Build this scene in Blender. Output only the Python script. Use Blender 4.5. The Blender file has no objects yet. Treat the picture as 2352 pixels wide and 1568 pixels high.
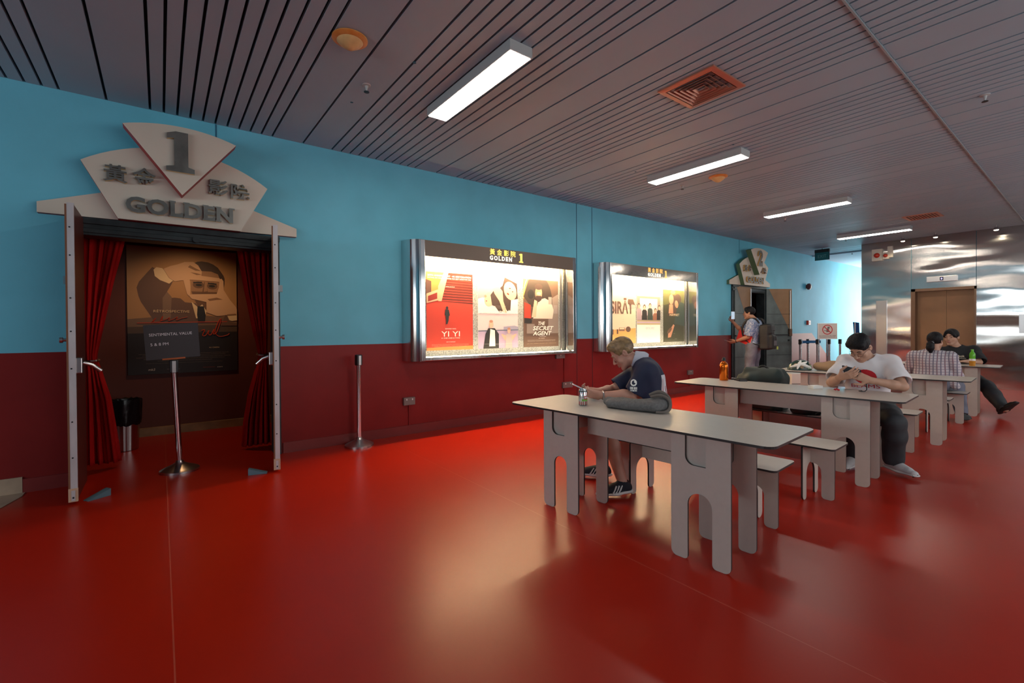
import bpy, bmesh, math, random
import numpy as np
from mathutils import Matrix, Vector
from mathutils.bvhtree import BVHTree
random.seed(7)
SC = bpy.context.scene
COL = SC.collection

# ---------------------------------------------------------------- camera
F_PX, YAW, PITCH, ROLL, CY = 1067.2, .6476, -.0093, -.0059, 764.7
CAM_D, CAM_H = 5.37, 1.30
def _axes():
    cy, sy, cp, sp, cr, sr = math.cos(YAW), math.sin(YAW), math.cos(PITCH), math.sin(PITCH), math.cos(ROLL), math.sin(ROLL)
    f = Vector((sy*cp, cy*cp, sp)); r0 = Vector((cy, -sy, 0)); u0 = r0.cross(f)
    return r0*cr + u0*sr, u0*cr - r0*sr, f
_r, _u, _f = _axes()
cd = bpy.data.cameras.new('camera'); cam = bpy.data.objects.new('camera', cd); COL.objects.link(cam)
cd.sensor_width = 36; cd.lens = F_PX/2352*36; cd.shift_y = (CY-784)/2352; cd.clip_start = .05; cd.clip_end = 200
cam.matrix_world = Matrix(((_r.x, _u.x, -_f.x, 0), (_r.y, _u.y, -_f.y, -CAM_D), (_r.z, _u.z, -_f.z, CAM_H), (0, 0, 0, 1)))
SC.camera = cam

# ---------------------------------------------------------------- world, light, exposure
w = bpy.data.worlds.new('daylight'); SC.world = w; w.use_nodes = True
bg = w.node_tree.nodes['Background']; bg.inputs[0].default_value = (1.0, .88, .76, 1); bg.inputs[1].default_value = 1.0
SC.view_settings.view_transform = 'Standard'; SC.view_settings.look = 'None'
SC.view_settings.exposure = 0.38; SC.view_settings.gamma = 1; SC.view_settings.use_curve_mapping = False
try:
    SC.cycles.use_denoising = True; SC.cycles.max_bounces = 7; SC.cycles.diffuse_bounces = 4; SC.cycles.glossy_bounces = 4
    SC.cycles.transparent_max_bounces = 6; SC.cycles.sample_clamp_indirect = 6; SC.cycles.caustics_reflective = False; SC.cycles.caustics_refractive = False
except Exception:
    pass
def area(name, loc, rot, sx, sy, energy, col=(1, 1, 1), portal=False, spread=180):
    d = bpy.data.lights.new(name, 'AREA'); d.shape = 'RECTANGLE'; d.size = sx; d.size_y = sy; d.energy = energy; d.color = col
    d.spread = math.radians(spread)
    if portal: d.cycles.is_portal = True
    o = bpy.data.objects.new(name, d); COL.objects.link(o); o.location = loc; o.rotation_euler = rot
    return o
PI = math.pi
# daylight through the real openings: the right-hand window wall, the back windows, the corridor's open side
area('daylight_window_right', (6.2, -8.35, 1.9), (-PI/2, 0, PI), 10.6, 1.9, 100, (.84, .93, 1.0))
area('daylight_window_back', (-6.85, -4.3, 2.1), (PI/2, 0, -PI/2), 6.0, .6, 120, (.80, .92, 1.0))
area('daylight_corridor', (19.2, -1.7, 1.7), (PI/2, 0, 0), 3.2, 3.0, 230, (1.0, .98, .95))

# ---------------------------------------------------------------- helpers
def S(r, g, b):
    f = lambda c: (c/255/12.92) if c/255 <= .04045 else ((c/255+.055)/1.055)**2.4
    return (f(r), f(g), f(b))
MATS = {}
def mat(name, col, rough=.5, metal=0., var=0., vscale=6., bump=0., bscale=40., emit=None, estr=1., trans=0., ior=1.45, col2=None, spec=.5, stretch=(1, 1, 1), coat=0.):
    if name in MATS: return MATS[name]
    m = bpy.data.materials.new(name); m.use_nodes = True; nt = m.node_tree; b = nt.nodes['Principled BSDF']
    b.inputs['Base Color'].default_value = (*col, 1); b.inputs['Roughness'].default_value = rough; b.inputs['Metallic'].default_value = metal
    b.inputs['IOR'].default_value = ior; b.inputs['Transmission Weight'].default_value = trans; b.inputs['Specular IOR Level'].default_value = spec
    b.inputs['Coat Weight'].default_value = coat
    if emit: b.inputs['Emission Color'].default_value = (*emit, 1); b.inputs['Emission Strength'].default_value = estr
    if var or bump:
        tc = nt.nodes.new('ShaderNodeTexCoord'); mp = nt.nodes.new('ShaderNodeMapping'); mp.inputs['Scale'].default_value = stretch
        nt.links.new(tc.outputs['Object'], mp.inputs[0])
    if var:
        n = nt.nodes.new('ShaderNodeTexNoise'); n.inputs['Scale'].default_value = vscale; n.inputs['Detail'].default_value = 5
        nt.links.new(mp.outputs[0], n.inputs['Vector'])
        mx = nt.nodes.new('ShaderNodeMix'); mx.data_type = 'RGBA'
        c2 = col2 or tuple(max(0, c*(1-var)) for c in col)
        mx.inputs[6].default_value = (*col, 1); mx.inputs[7].default_value = (*c2, 1)
        r = nt.nodes.new('ShaderNodeMapRange'); r.inputs[1].default_value = .35; r.inputs[2].default_value = .68
        nt.links.new(n.outputs[0], r.inputs[0]); nt.links.new(r.outputs[0], mx.inputs[0]); nt.links.new(mx.outputs[2], b.inputs['Base Color'])
    if bump:
        n2 = nt.nodes.new('ShaderNodeTexNoise'); n2.inputs['Scale'].default_value = bscale; n2.inputs['Detail'].default_value = 3
        nt.links.new(mp.outputs[0], n2.inputs['Vector'])
        bp = nt.nodes.new('ShaderNodeBump'); bp.inputs['Strength'].default_value = bump; bp.inputs['Distance'].default_value = .01
        nt.links.new(n2.outputs[0], bp.inputs['Height']); nt.links.new(bp.outputs[0], b.inputs['Normal'])
    MATS[name] = m
    return m
def glow(name, col, s):
    if name in MATS: return MATS[name]
    m = bpy.data.materials.new(name); m.use_nodes = True; nt = m.node_tree; nt.nodes.clear()
    e = nt.nodes.new('ShaderNodeEmission'); e.inputs[0].default_value = (*col, 1); e.inputs[1].default_value = s
    o = nt.nodes.new('ShaderNodeOutputMaterial'); nt.links.new(e.outputs[0], o.inputs[0]); MATS[name] = m
    return m

def frame(o, u, v, w):
    return Matrix(((u[0], v[0], w[0], o[0]), (u[1], v[1], w[1], o[1]), (u[2], v[2], w[2], o[2]), (0, 0, 0, 1)))
def wallF(x=0, y=0, z=0): return frame((x, y, z), (1, 0, 0), (0, 0, 1), (0, -1, 0))     # u along the wall, v up, w out of the wall
_txt = {}
def text_geo(body, offset=0., shear=0.):
    if 'M' in body or 'W' in body: offset = 0.
    k = (body, offset, shear)
    if k not in _txt:
        c = bpy.data.curves.new('t', 'FONT'); c.body = body; c.size = 1; c.offset = offset; c.shear = shear; c.resolution_u = 3
        o = bpy.data.objects.new('t', c); COL.objects.link(o)
        dg = bpy.context.evaluated_depsgraph_get(); dg.update()
        me = bpy.data.meshes.new_from_object(o.evaluated_get(dg))
        vs = np.array([tuple(v.co) for v in me.vertices]).reshape(-1, 3); fs = [tuple(p.vertices) for p in me.polygons]
        bpy.data.objects.remove(o); bpy.data.curves.remove(c); bpy.data.meshes.remove(me)
        _txt[k] = (vs, fs)
    return _txt[k]
class MB:
    def __init__(s): s.v = []; s.f = []; s.m = []
    def add(s, vs, fs, mi=0, M=None):
        b = len(s.v)
        for p in vs:
            p = Vector(p); s.v.append(tuple(M @ p) if M is not None else tuple(p))
        for f in fs: s.f.append(tuple(b+i for i in f)); s.m.append(mi)
        return s
    def box(s, lo, hi, mi=0, M=None):
        x0, y0, z0 = lo; x1, y1, z1 = hi
        return s.add([(x0, y0, z0), (x1, y0, z0), (x1, y1, z0), (x0, y1, z0), (x0, y0, z1), (x1, y0, z1), (x1, y1, z1), (x0, y1, z1)],
                     [(0, 3, 2, 1), (4, 5, 6, 7), (0, 1, 5, 4), (1, 2, 6, 5), (2, 3, 7, 6), (3, 0, 4, 7)], mi, M)
    def prism(s, poly, w0, w1, M=None, mi=0, ms=None):
        n = len(poly); ms = mi if ms is None else ms
        a = sum(poly[i][0]*poly[(i+1) % n][1]-poly[(i+1) % n][0]*poly[i][1] for i in range(n))
        if a < 0: poly = poly[::-1]
        vs = [(x, y, w0) for x, y in poly]+[(x, y, w1) for x, y in poly]
        s.add(vs, [tuple(range(n, 2*n)), tuple(range(n-1, -1, -1))], mi, M)
        return s.add(vs, [(i, (i+1) % n, n+(i+1) % n, n+i) for i in range(n)], ms, M)
    def flat(s, poly, w, M=None, mi=0):
        n = len(poly); a = sum(poly[i][0]*poly[(i+1) % n][1]-poly[(i+1) % n][0]*poly[i][1] for i in range(n))
        if a < 0: poly = poly[::-1]
        return s.add([(x, y, w) for x, y in poly], [tuple(range(n))], mi, M)
    def lathe(s, prof, M=None, mi=0, seg=24):
        vs = []; fs = []; n = len(prof)
        for k in range(seg):
            a = 2*PI*k/seg
            for r, z in prof: vs.append((r*math.cos(a), r*math.sin(a), z))
        for k in range(seg):
            for i in range(n-1):
                a, b = k*n+i, ((k+1) % seg)*n+i
                fs.append((a, b, b+1, a+1))
        s.add(vs, fs, mi, M)
        for i, rev in ((0, True), (n-1, False)):
            if prof[i][0] > 1e-5:
                ring = [vs[k*n+i] for k in range(seg)]; s.add(ring, [tuple(range(seg))[::-1] if rev else tuple(range(seg))], mi, M)
        return s
    def tube(s, pts, r, seg=8, mi=0, M=None, closed=False):
        pts = [Vector(p) for p in pts]; n = len(pts); rr = r if isinstance(r, (list, tuple)) else [r]*n
        vs = []; fs = []; ref = Vector((0, 0, 1))
        for i, p in enumerate(pts):
            t = (pts[(i+1) % n]-pts[i-1]) if closed else (pts[min(i+1, n-1)]-pts[max(i-1, 0)])
            t.normalize(); a = t.cross(ref)
            if a.length < .1: a = t.cross(Vector((1, 0, 0)))
            a.normalize(); b = t.cross(a)
            for k in range(seg):
                q = 2*PI*k/seg; vs.append(tuple(p+(a*math.cos(q)+b*math.sin(q))*rr[i]))
        for i in range(n if closed else n-1):
            for k in range(seg):
                j = (i+1) % n; fs.append((i*seg+k, i*seg+(k+1) % seg, j*seg+(k+1) % seg, j*seg+k))
        if not closed: fs += [tuple(range(seg)), tuple(range((n-1)*seg, n*seg))[::-1]]
        return s.add(vs, fs, mi, M)
    def text(s, body, x, y, h, w, M, mi=0, align='l', offset=0., shear=0., sx=1., fitw=None, depth=0.):
        """Capital height h; x,y the left (or centre) end of the base line; w the height above the plane."""
        vs, fs = text_geo(body, offset, shear)
        if len(vs) == 0: return s
        k = h/.73; lo, hi = vs[:, 0].min(), vs[:, 0].max(); kx = k*sx
        if fitw: kx = fitw/(hi-lo)
        x0 = x-lo*kx if align == 'l' else x-(lo+hi)/2*kx
        P = [(x0+a*kx, y+b*k, w) for a, b, _ in vs]
        s.add(P, fs, mi, M)
        if depth:
            cnt = {}
            for f in fs:
                for i in range(len(f)):
                    e = (f[i], f[(i+1) % len(f)]); cnt[e] = 1
            edges = [e for e in cnt if (e[1], e[0]) not in cnt]
            Q = P+[(a, b, w-depth) for a, b, _ in P]; n = len(P)
            s.add(Q, [(a, n+a, n+b, b) for a, b in edges], mi+1, M)
        return s
    def build(s, name, mats, parent=None, smooth=False, bevel=0., world=False, subsurf=0):
        me = bpy.data.meshes.new(name); me.from_pydata(s.v, [], s.f)
        if not isinstance(mats, (list, tuple)): mats = [mats]
        for m in mats: me.materials.append(m)
        if len(mats) > 1: me.polygons.foreach_set('material_index', s.m)
        me.validate(); me.update()
        if smooth:
            bm = bmesh.new(); bm.from_mesh(me); bmesh.ops.remove_doubles(bm, verts=bm.verts, dist=1e-5); bmesh.ops.recalc_face_normals(bm, faces=bm.faces); bm.to_mesh(me); bm.free()
            me.polygons.foreach_set('use_smooth', [True]*len(me.polygons))
            try: me.set_sharp_from_angle(angle=math.radians(42 if smooth is True else smooth))
            except Exception: pass
        o = bpy.data.objects.new(name, me); COL.objects.link(o)
        if parent is not None:
            o.parent = parent
            if world: o.matrix_parent_inverse = ROOTM.get(parent.name, Matrix.Identity(4)).inverted()
        if bevel:
            b = o.modifiers.new('edge', 'BEVEL'); b.width = bevel; b.segments = 2; b.limit_method = 'ANGLE'; b.angle_limit = math.radians(50)
        return o
ROOTM = {}
def tag(o, label=None, cat=None, group=None, kind=None):
    if label: o['label'] = label
    if cat: o['category'] = cat
    if group: o['group'] = group
    if kind: o['kind'] = kind
    return o
def thing(name, label, cat, loc=(0, 0, 0), rz=0, group=None, kind=None):
    o = bpy.data.objects.new(name, None); COL.objects.link(o); o.location = loc; o.rotation_euler = (0, 0, rz); o.empty_display_size = .1
    ROOTM[o.name] = Matrix.Translation(loc) @ Matrix.Rotation(rz, 4, 'Z')
    return tag(o, label, cat, group, kind)
def struct(name, mb, mats, label, cat, parent=None, **k):
    o = mb.build(name, mats, parent, **k); tag(o, label, cat, None, 'structure'); return o
def rebase(o, loc):
    """Moves a top-level mesh's origin to its base."""
    loc = Vector(loc); o.data.transform(Matrix.Translation(-loc)); o.location = loc; return o
def dup(root, loc, rz, label, group=None):
    r = root.copy(); COL.objects.link(r); r.location = loc; r.rotation_euler = (0, 0, rz); r['label'] = label
    ROOTM[r.name] = Matrix.Translation(loc) @ Matrix.Rotation(rz, 4, 'Z')
    if group: r['group'] = group
    for ch in list(root.children):
        c = ch.copy(); COL.objects.link(c); c.parent = r
        for g in ch.children:
            d = g.copy(); COL.objects.link(d); d.parent = c
    return r
def arc(cx, cy, r, a0, a1, n=8): return [(cx+r*math.cos(math.radians(a0+(a1-a0)*i/n)), cy+r*math.sin(math.radians(a0+(a1-a0)*i/n))) for i in range(n+1)]
def rrect(x0, y0, x1, y1, r, n=6):
    return arc(x0+r, y0+r, r, 180, 270, n)+arc(x1-r, y0+r, r, 270, 360, n)+arc(x1-r, y1-r, r, 0, 90, n)+arc(x0+r, y1-r, r, 90, 180, n)
def ell(cx, cy, rx, ry, n=24, rot=0):
    c, s_ = math.cos(rot), math.sin(rot)
    return [(cx+rx*math.cos(2*PI*i/n)*c-ry*math.sin(2*PI*i/n)*s_, cy+rx*math.cos(2*PI*i/n)*s_+ry*math.sin(2*PI*i/n)*c) for i in range(n)]
# ================================================================ room shell
H_C = 3.312; DADO = 1.129; BASE_H = .111
M_blue = mat('blue_wall_paint', (.155, .545, .70), .6, spec=.25, var=.10, vscale=2.2, bump=.05, bscale=60)
M_maroon = mat('maroon_wall_paint', (.22, .017, .016), .42, spec=.22, var=.12, vscale=3, bump=.03, bscale=50)
M_seam = mat('blue_seam', (.02, .13, .22), .6)
M_dark = mat('black_metal', (.018, .022, .024), .4, .3, bump=.1, bscale=30)
M_frame = mat('dark_door_frame', (.035, .045, .048), .45, .4, var=.4, vscale=9, bump=.15, bscale=25)
M_slat = mat('grey_lilac_ceiling_slat', (.30, .41, .485), .5, 0, var=.05, vscale=1.5)
M_groove = mat('teal_ceiling_void', (.03, .13, .19), .7)
M_white = mat('white_paint', (.78, .77, .74), .5)
M_plain = mat('off_white_wall', (.42, .42, .42), .7)

# floor: red rubbery coating, satin
def floor_mat():
    m = bpy.data.materials.new('red_floor_coating'); m.use_nodes = True; nt = m.node_tree; b = nt.nodes['Principled BSDF']; L = nt.links.new
    tc = nt.nodes.new('ShaderNodeTexCoord'); n = nt.nodes.new('ShaderNodeTexNoise'); n.inputs['Scale'].default_value = 1.6; n.inputs['Detail'].default_value = 6
    L(tc.outputs['Object'], n.inputs['Vector'])
    mx = nt.nodes.new('ShaderNodeMix'); mx.data_type = 'RGBA'; mx.inputs[6].default_value = (.37, .013, .002, 1); mx.inputs[7].default_value = (.32, .009, .002, 1); L(n.outputs[0], mx.inputs[0])
    sep = nt.nodes.new('ShaderNodeSeparateXYZ'); L(tc.outputs['Object'], sep.inputs[0])
    prev = mx.outputs[2]
    for x0 in (.03, 2.10, 6.2, -2.04):
        s1 = nt.nodes.new('ShaderNodeMath'); s1.operation = 'SUBTRACT'; s1.inputs[1].default_value = x0; L(sep.outputs[0], s1.inputs[0])
        s2 = nt.nodes.new('ShaderNodeMath'); s2.operation = 'ABSOLUTE'; L(s1.outputs[0], s2.inputs[0])
        s3 = nt.nodes.new('ShaderNodeMath'); s3.operation = 'LESS_THAN'; s3.inputs[1].default_value = .003; L(s2.outputs[0], s3.inputs[0])
        s4 = nt.nodes.new('ShaderNodeMath'); s4.operation = 'MULTIPLY'; s4.inputs[1].default_value = .55; L(s3.outputs[0], s4.inputs[0])
        q = nt.nodes.new('ShaderNodeMix'); q.data_type = 'RGBA'; q.inputs[7].default_value = (.46, .10, .06, 1); L(s4.outputs[0], q.inputs[0]); L(prev, q.inputs[6]); prev = q.outputs[2]
    L(prev, b.inputs['Base Color'])
    n3 = nt.nodes.new('ShaderNodeTexNoise'); n3.inputs['Scale'].default_value = 2.2; n3.inputs['Detail'].default_value = 8; L(tc.outputs['Object'], n3.inputs['Vector'])
    mr = nt.nodes.new('ShaderNodeMapRange'); mr.inputs[3].default_value = .29; mr.inputs[4].default_value = .34; L(n3.outputs[0], mr.inputs[0]); L(mr.outputs[0], b.inputs['Roughness'])
    n4 = nt.nodes.new('ShaderNodeTexNoise'); n4.inputs['Scale'].default_value = 55; n4.inputs['Detail'].default_value = 4; L(tc.outputs['Object'], n4.inputs['Vector'])
    bp = nt.nodes.new('ShaderNodeBump'); bp.inputs['Strength'].default_value = .006; bp.inputs['Distance'].default_value = .01; L(n4.outputs[0], bp.inputs['Height']); L(bp.outputs[0], b.inputs['Normal'])
    b.inputs['IOR'].default_value = 1.45; b.inputs['Specular IOR Level'].default_value = .33
    return m
M_floor = floor_mat()
struct('floor', MB().box((-7, -8.6, -.1), (21, 2.4, 0)), M_floor, 'glossy red floor of the hall running into the doorway', 'floor')

# ceiling: linear slats across the hall (ten 100 mm strips, then two 300 mm boards, repeated)
def joint_y(x): return -4.36+.0135*x
lines = []
for k in range(-5, 10):
    lines += [-.055+1.6*k+.1*i for i in range(11)]+[-.055+1.6*k+1.3]
lines = sorted(l for l in lines if -7 < l < 14.7)
mb = MB(); g = .0095
for a, b in zip(lines[:-1], lines[1:]):
    xm = (a+b)/2; yj = joint_y(xm)
    mb.box((a+g, yj+.008, H_C), (b-g, .0, H_C+.03)); mb.box((a+g, -8.6, H_C), (b-g, yj-.008, H_C+.03))
mb.box((-7, -8.6, H_C+.075), (14.8, .25, H_C+.11), 1)
mb.box((14.75, -1.5, H_C-.03), (21, .3, H_C+.11), 2)
for x, y in ((1.551, -2.12), (1.371, -1.226), (4.9, -1.55), (5.05, -2.75)): mb.lathe([(.013, 0), (.013, .004)], Matrix.Translation((x, y, H_C-.002)), 1, 10)
M_ceil2 = mat('corridor_ceiling_paint', (.45, .58, .66), .6)
struct('ceiling', mb, [M_slat, M_groove, M_ceil2], 'grey slatted metal ceiling over the whole hall', 'ceiling')
j = MB()
xs = [-7, 0, 5, 10, 13.7]
for a, b in zip(xs[:-1], xs[1:]):
    ya, yb = joint_y(a), joint_y(b)
    j.add([(a, ya-.006, H_C-.012), (b, yb-.006, H_C-.012), (b, yb+.006, H_C-.012), (a, ya+.006, H_C-.012), (a, ya-.006, H_C+.02), (b, yb-.006, H_C+.02), (b, yb+.006, H_C+.02), (a, ya+.006, H_C+.02)],
          [(3, 2, 1, 0), (0, 1, 5, 4), (2, 3, 7, 6), (4, 5, 6, 7)])
struct('trim_1', j, mat('light_metal_joint', (.35, .42, .45), .4, .5), 'thin pale metal joint strip crossing the ceiling slats', 'ceiling trim')

# wall with the two cinema doorways
DX0, DX1, DZ = -.60, .97, 2.27
D2 = 10.85
xs = [-7, DX0, DX1, DX0+D2, DX1+D2, 21]; zs = [0, DADO, DZ, H_C+.12]
mb = MB()
for i in range(5):
    for k in range(3):
        if i in (1, 3) and k < 2: continue
        if i == 4 and k == 0: continue
        mb.box((xs[i], 0, zs[k]), (xs[i+1], .14, zs[k+1]), 1 if k == 0 else 0)
# the maroon band ends beyond the second doorway in a slanting edge
x0 = DX1+D2
mb.prism([(x0, 0), (16.6, 0), (14.7, DADO), (x0, DADO)], -.14, 0, wallF(), 1)
mb.prism([(16.6, 0), (21, 0), (21, DADO), (14.7, DADO)], -.14, 0, wallF(), 0)
for x, z0, z1, m in ((.452, 3.0, 3.31, 2), (5.38, 0.2, 3.31, 2), (5.74, .13, 3.31, 2), (10.62, 3.0, 3.31, 2)):
    if z0 < DADO: mb.box((x-.006, -.003, z0), (x+.006, .01, DADO), 3); z0 = DADO
    mb.box((x-.006, -.003, z0), (x+.006, .01, z1), m)
M_mseam = mat('maroon_seam', (.06, .008, .01), .6)
struct('wall_left', mb, [M_blue, M_maroon, M_seam, M_mseam], 'long painted wall, blue above and maroon below, with two cinema doorways', 'wall')
mb = MB()
mb.box((-.9, -.012, 0), (DX0-.03, .01, BASE_H)); mb.box((DX1+.05, -.012, 0), (DX0+D2-.03, .01, BASE_H)); mb.box((DX1+D2+.05, -.012, 0), (16.5, .01, BASE_H))
struct('baseboard_left', mb, mat('maroon_skirting', (.20, .024, .022), .38, var=.1), 'low maroon skirting along the foot of the blue and maroon wall', 'baseboard')
M_beige = mat('beige_stone', (.46, .33, .23), .5, var=.2, vscale=8)
mb = MB(); mb.box((-3, -.014, 0), (-.9, .01, .13)); mb.prism([(-3, 0), (-.885, 0), (-.885, .12), (-1.02, .62), (-3, 2)], 0, .004, frame((0, 0, 0), (1, 0, 0), (0, -1, 0), (0, 0, 1)))
struct('trim_2', mb, M_beige, 'beige floor and skirting corner left of the first doorway', 'floor edge')

# far walls: windowed wall on the right and behind the camera (daylight comes in there)
mb = MB()
mb.box((-7, -8.6, 0), (14, -8.45, .95), 2); mb.box((-7, -8.6, 2.85), (14, -8.45, H_C+.1)); mb.box((11.5, -8.6, .9), (14, -8.45, 2.9))
for i in range(3, 11): mb.box((-3.55+1.5*i-.04, -8.56, .9), (-3.55+1.5*i+.04, -8.48, 2.9), 1)
mb.box((-7, -8.6, .9), (.9, -8.45, 2.9))
struct('wall_right', mb, [M_blue, M_dark, M_maroon], 'window wall on the right side of the hall', 'wall')
mb = MB()
mb.box((-7.15, -8.6, 0), (-7, 2.4, 1.0), 2); mb.box((-7.15, -8.6, 2.45), (-7, 2.4, H_C+.1)); mb.box((-7.15, -8.6, 1.0), (-7, -7.3, 2.45)); mb.box((-7.15, -1.3, 1.0), (-7, 2.4, 2.45))
for i in range(5): mb.box((-7.1, -7.3+1.5*i-.04, 1.0), (-7.03, -7.3+1.5*i+.04, 2.45), 1)
struct('wall_back', mb, [M_blue, M_dark, M_maroon], 'wall with a window band at the near end of the hall', 'wall')

# brushed, slightly buckled steel lift wall
def steel():
    m = bpy.data.materials.new('brushed_buckled_steel'); m.use_nodes = True; nt = m.node_tree; b = nt.nodes['Principled BSDF']; L = nt.links.new
    b.inputs['Base Color'].default_value = (.62, .60, .57, 1); b.inputs['Metallic'].default_value = 1; b.inputs['Roughness'].default_value = .13; b.inputs['Anisotropic'].default_value = .9; tg = nt.nodes.new('ShaderNodeTangent'); tg.direction_type = 'RADIAL'; tg.axis = 'Z'; L(tg.outputs[0], b.inputs['Tangent']); b.inputs['Anisotropic Rotation'].default_value = .0
    tc = nt.nodes.new('ShaderNodeTexCoord')
    mp = nt.nodes.new('ShaderNodeMapping'); mp.inputs['Scale'].default_value = (1, .5, 1.6); L(tc.outputs['Object'], mp.inputs[0])
    n = nt.nodes.new('ShaderNodeTexNoise'); n.inputs['Scale'].default_value = 1.15; n.inputs['Detail'].default_value = 1.2; L(mp.outputs[0], n.inputs['Vector'])
    bp = nt.nodes.new('ShaderNodeBump'); bp.inputs['Strength'].default_value = .42; bp.inputs['Distance'].default_value = .08; L(n.outputs[0], bp.inputs['Height'])
    mp2 = nt.nodes.new('ShaderNodeMapping'); mp2.inputs['Scale'].default_value = (3, 3, 320); L(tc.outputs['Object'], mp2.inputs[0])
    n2 = nt.nodes.new('ShaderNodeTexNoise'); n2.inputs['Scale'].default_value = 1; n2.inputs['Detail'].default_value = 2; L(mp2.outputs[0], n2.inputs['Vector'])
    bp2 = nt.nodes.new('ShaderNodeBump'); bp2.inputs['Strength'].default_value = .01; bp2.inputs['Distance'].default_value = .01
    L(n2.outputs[0], bp2.inputs['Height']); L(bp.outputs[0], bp2.inputs['Normal']); L(bp2.outputs[0], b.inputs['Normal'])
    return m
M_steel = steel()
XE = 13.75; LY0, LY1, LZ = -3.46, -2.39, 2.15
Fx = frame((XE, 0, 0), (0, -1, 0), (0, 0, 1), (-1, 0, 0))       # u = -y, v = z, w towards the hall
mb = MB()
for u0, u1, v0, v1 in ((1.44, 2.39, 0, H_C+.1), (2.394, 3.456, LZ, H_C+.1), (3.46, 4.95, 0, H_C+.1), (4.954, 6.6, 0, H_C+.1), (6.604, 8.6, 0, H_C+.1)):
    mb.box((u0, v0, -.02), (u1-.004, v1, 0), 0, Fx)
mb.box((XE+.025, -8.6, 0), (16.2, LY0-.02, H_C+.1), 1); mb.box((XE+.025, LY1+.02, 0), (16.2, -1.44, H_C+.1), 1)
mb.box((XE+.3, LY0-.02, 0), (16.2, LY1+.02, H_C+.1), 1); mb.box((XE+.025, LY0-.02, LZ+.02), (XE+.3, LY1+.02, H_C+.1), 1)
struct('wall_front', mb, [M_steel, M_blue], 'buckled stainless steel wall around the lift', 'wall')
M_bronze = mat('bronze_lift_door', (.23, .125, .065), .38, .55, var=.12, vscale=3)
M_frameb = mat('dark_bronze_frame', (.16, .095, .06), .35, .7)
lift = thing('door_5', 'brown sliding lift door in the steel wall', 'lift door', (XE, -2.925, 0), 0, None, 'structure')
for a, b in ((LY1-.06, -2.962), (-2.966, LY0+.02)): MB().box((XE+.16, b, 0), (XE+.2, a, 2.09)).build('panel', M_bronze, lift, world=True)
MB().box((XE-.03, LY1-.075, 0), (XE+.2, LY1, LZ)).box((XE-.03, LY0, 0), (XE+.2, LY0+.03, LZ)).box((XE-.03, LY0, LZ-.06), (XE+.2, LY1, LZ)).build('door_frame', M_frameb, lift, world=True)

# entrance recess behind the first doorway, and a dark one behind the second
M_recess = mat('brown_maroon_recess_wall', (.13, .034, .022), .55, var=.15, vscale=2)
for dx, dep, nm in ((0, 1.95, 'first'), (D2, 1.2, 'second')):
    mb = MB(); x0, x1 = -1.15+dx, 1.45+dx
    mb.box((x0, dep, 0), (x1, dep+.1, 2.7)); mb.box((x0-.1, .14, 0), (x0, dep+.1, 2.7)); mb.box((x1, .14, 0), (x1+.1, dep+.1, 2.7)); mb.box((x0-.1, .14, 2.6), (x1+.1, dep+.1, 2.75), 1)
    struct('wall_recess', mb, [M_recess, M_dark], 'dark brown recess wall inside the %s cinema doorway' % nm, 'wall')
struct('baseboard_recess', MB().box((-1.14, 1.90, 0), (1.44, 1.95, .10)), mat('worn_wooden_skirting', (.36, .24, .12), .5, var=.35, vscale=7), 'worn tan wooden skirting under the poster in the doorway', 'baseboard')
lo = bpy.data.lights.new('recess_downlight', 'SPOT'); lo.energy = 26; lo.color = (1.0, .55, .25); lo.spot_size = 2.2; lo.spot_blend = .8; lo.shadow_soft_size = .08
o = bpy.data.objects.new('recess_downlight', lo); COL.objects.link(o); o.location = (.3, 1.15, 2.55); o.rotation_euler = (math.radians(12), 0, 0)

# door frames and leaves
M_alu = mat('scuffed_white_aluminium', (.62, .61, .62), .4, .35, var=.18, vscale=12, stretch=(1, 1, .3))
M_leaf = mat('dark_maroon_door', (.10, .022, .016), .4, var=.2, vscale=5)
M_wood = mat('raw_wood_edge', (.18, .075, .035), .6)
M_chrome = mat('chrome', (.75, .75, .76), .13, 1.0)
M_sat = mat('satin_steel', (.55, .53, .52), .28, 1.0)
M_galv = mat('greenish_galvanised_door', (.13, .16, .155), .45, .35, var=.35, vscale=4)
M_tan = mat('tan_painted_door', (.27, .155, .075), .5, var=.15, vscale=6)
def door_frame(dx, name, lab):
    t = thing(name, lab, 'door frame', (.18+dx, 0, 0), 0, None, 'structure')
    MB().box((DX0, -.03, 2.12), (DX1+.03, .17, DZ)).box((DX0, -.05, 2.215), (DX1+.03, -.03, DZ)).box((DX0, -.045, 2.14), (DX1, -.03, 2.18)).build('header', M_frame, t, bevel=.004).matrix_parent_inverse = Matrix.Translation((-.18, 0, 0))
    for a, b in ((DX0, DX0+.06), (DX1-.03, DX1+.03)): MB().box((a, -.03, 0), (b, .17, 2.12)).build('jamb', M_frame, t, bevel=.004).matrix_parent_inverse = Matrix.Translation((-.18, 0, 0))
    return t
tf = door_frame(0, 'trim_3', 'dark metal frame of the first cinema doorway')
m = MB(); m.lathe([(.03, 0), (.03, .02)], frame((.28, -.051, 2.16), (1, 0, 0), (0, 0, 1), (0, -1, 0)), 0, 16); m.build('spy_hole', M_dark, tf, world=True)
door_frame(D2, 'trim_4', 'dark metal frame of the second cinema doorway')
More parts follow.
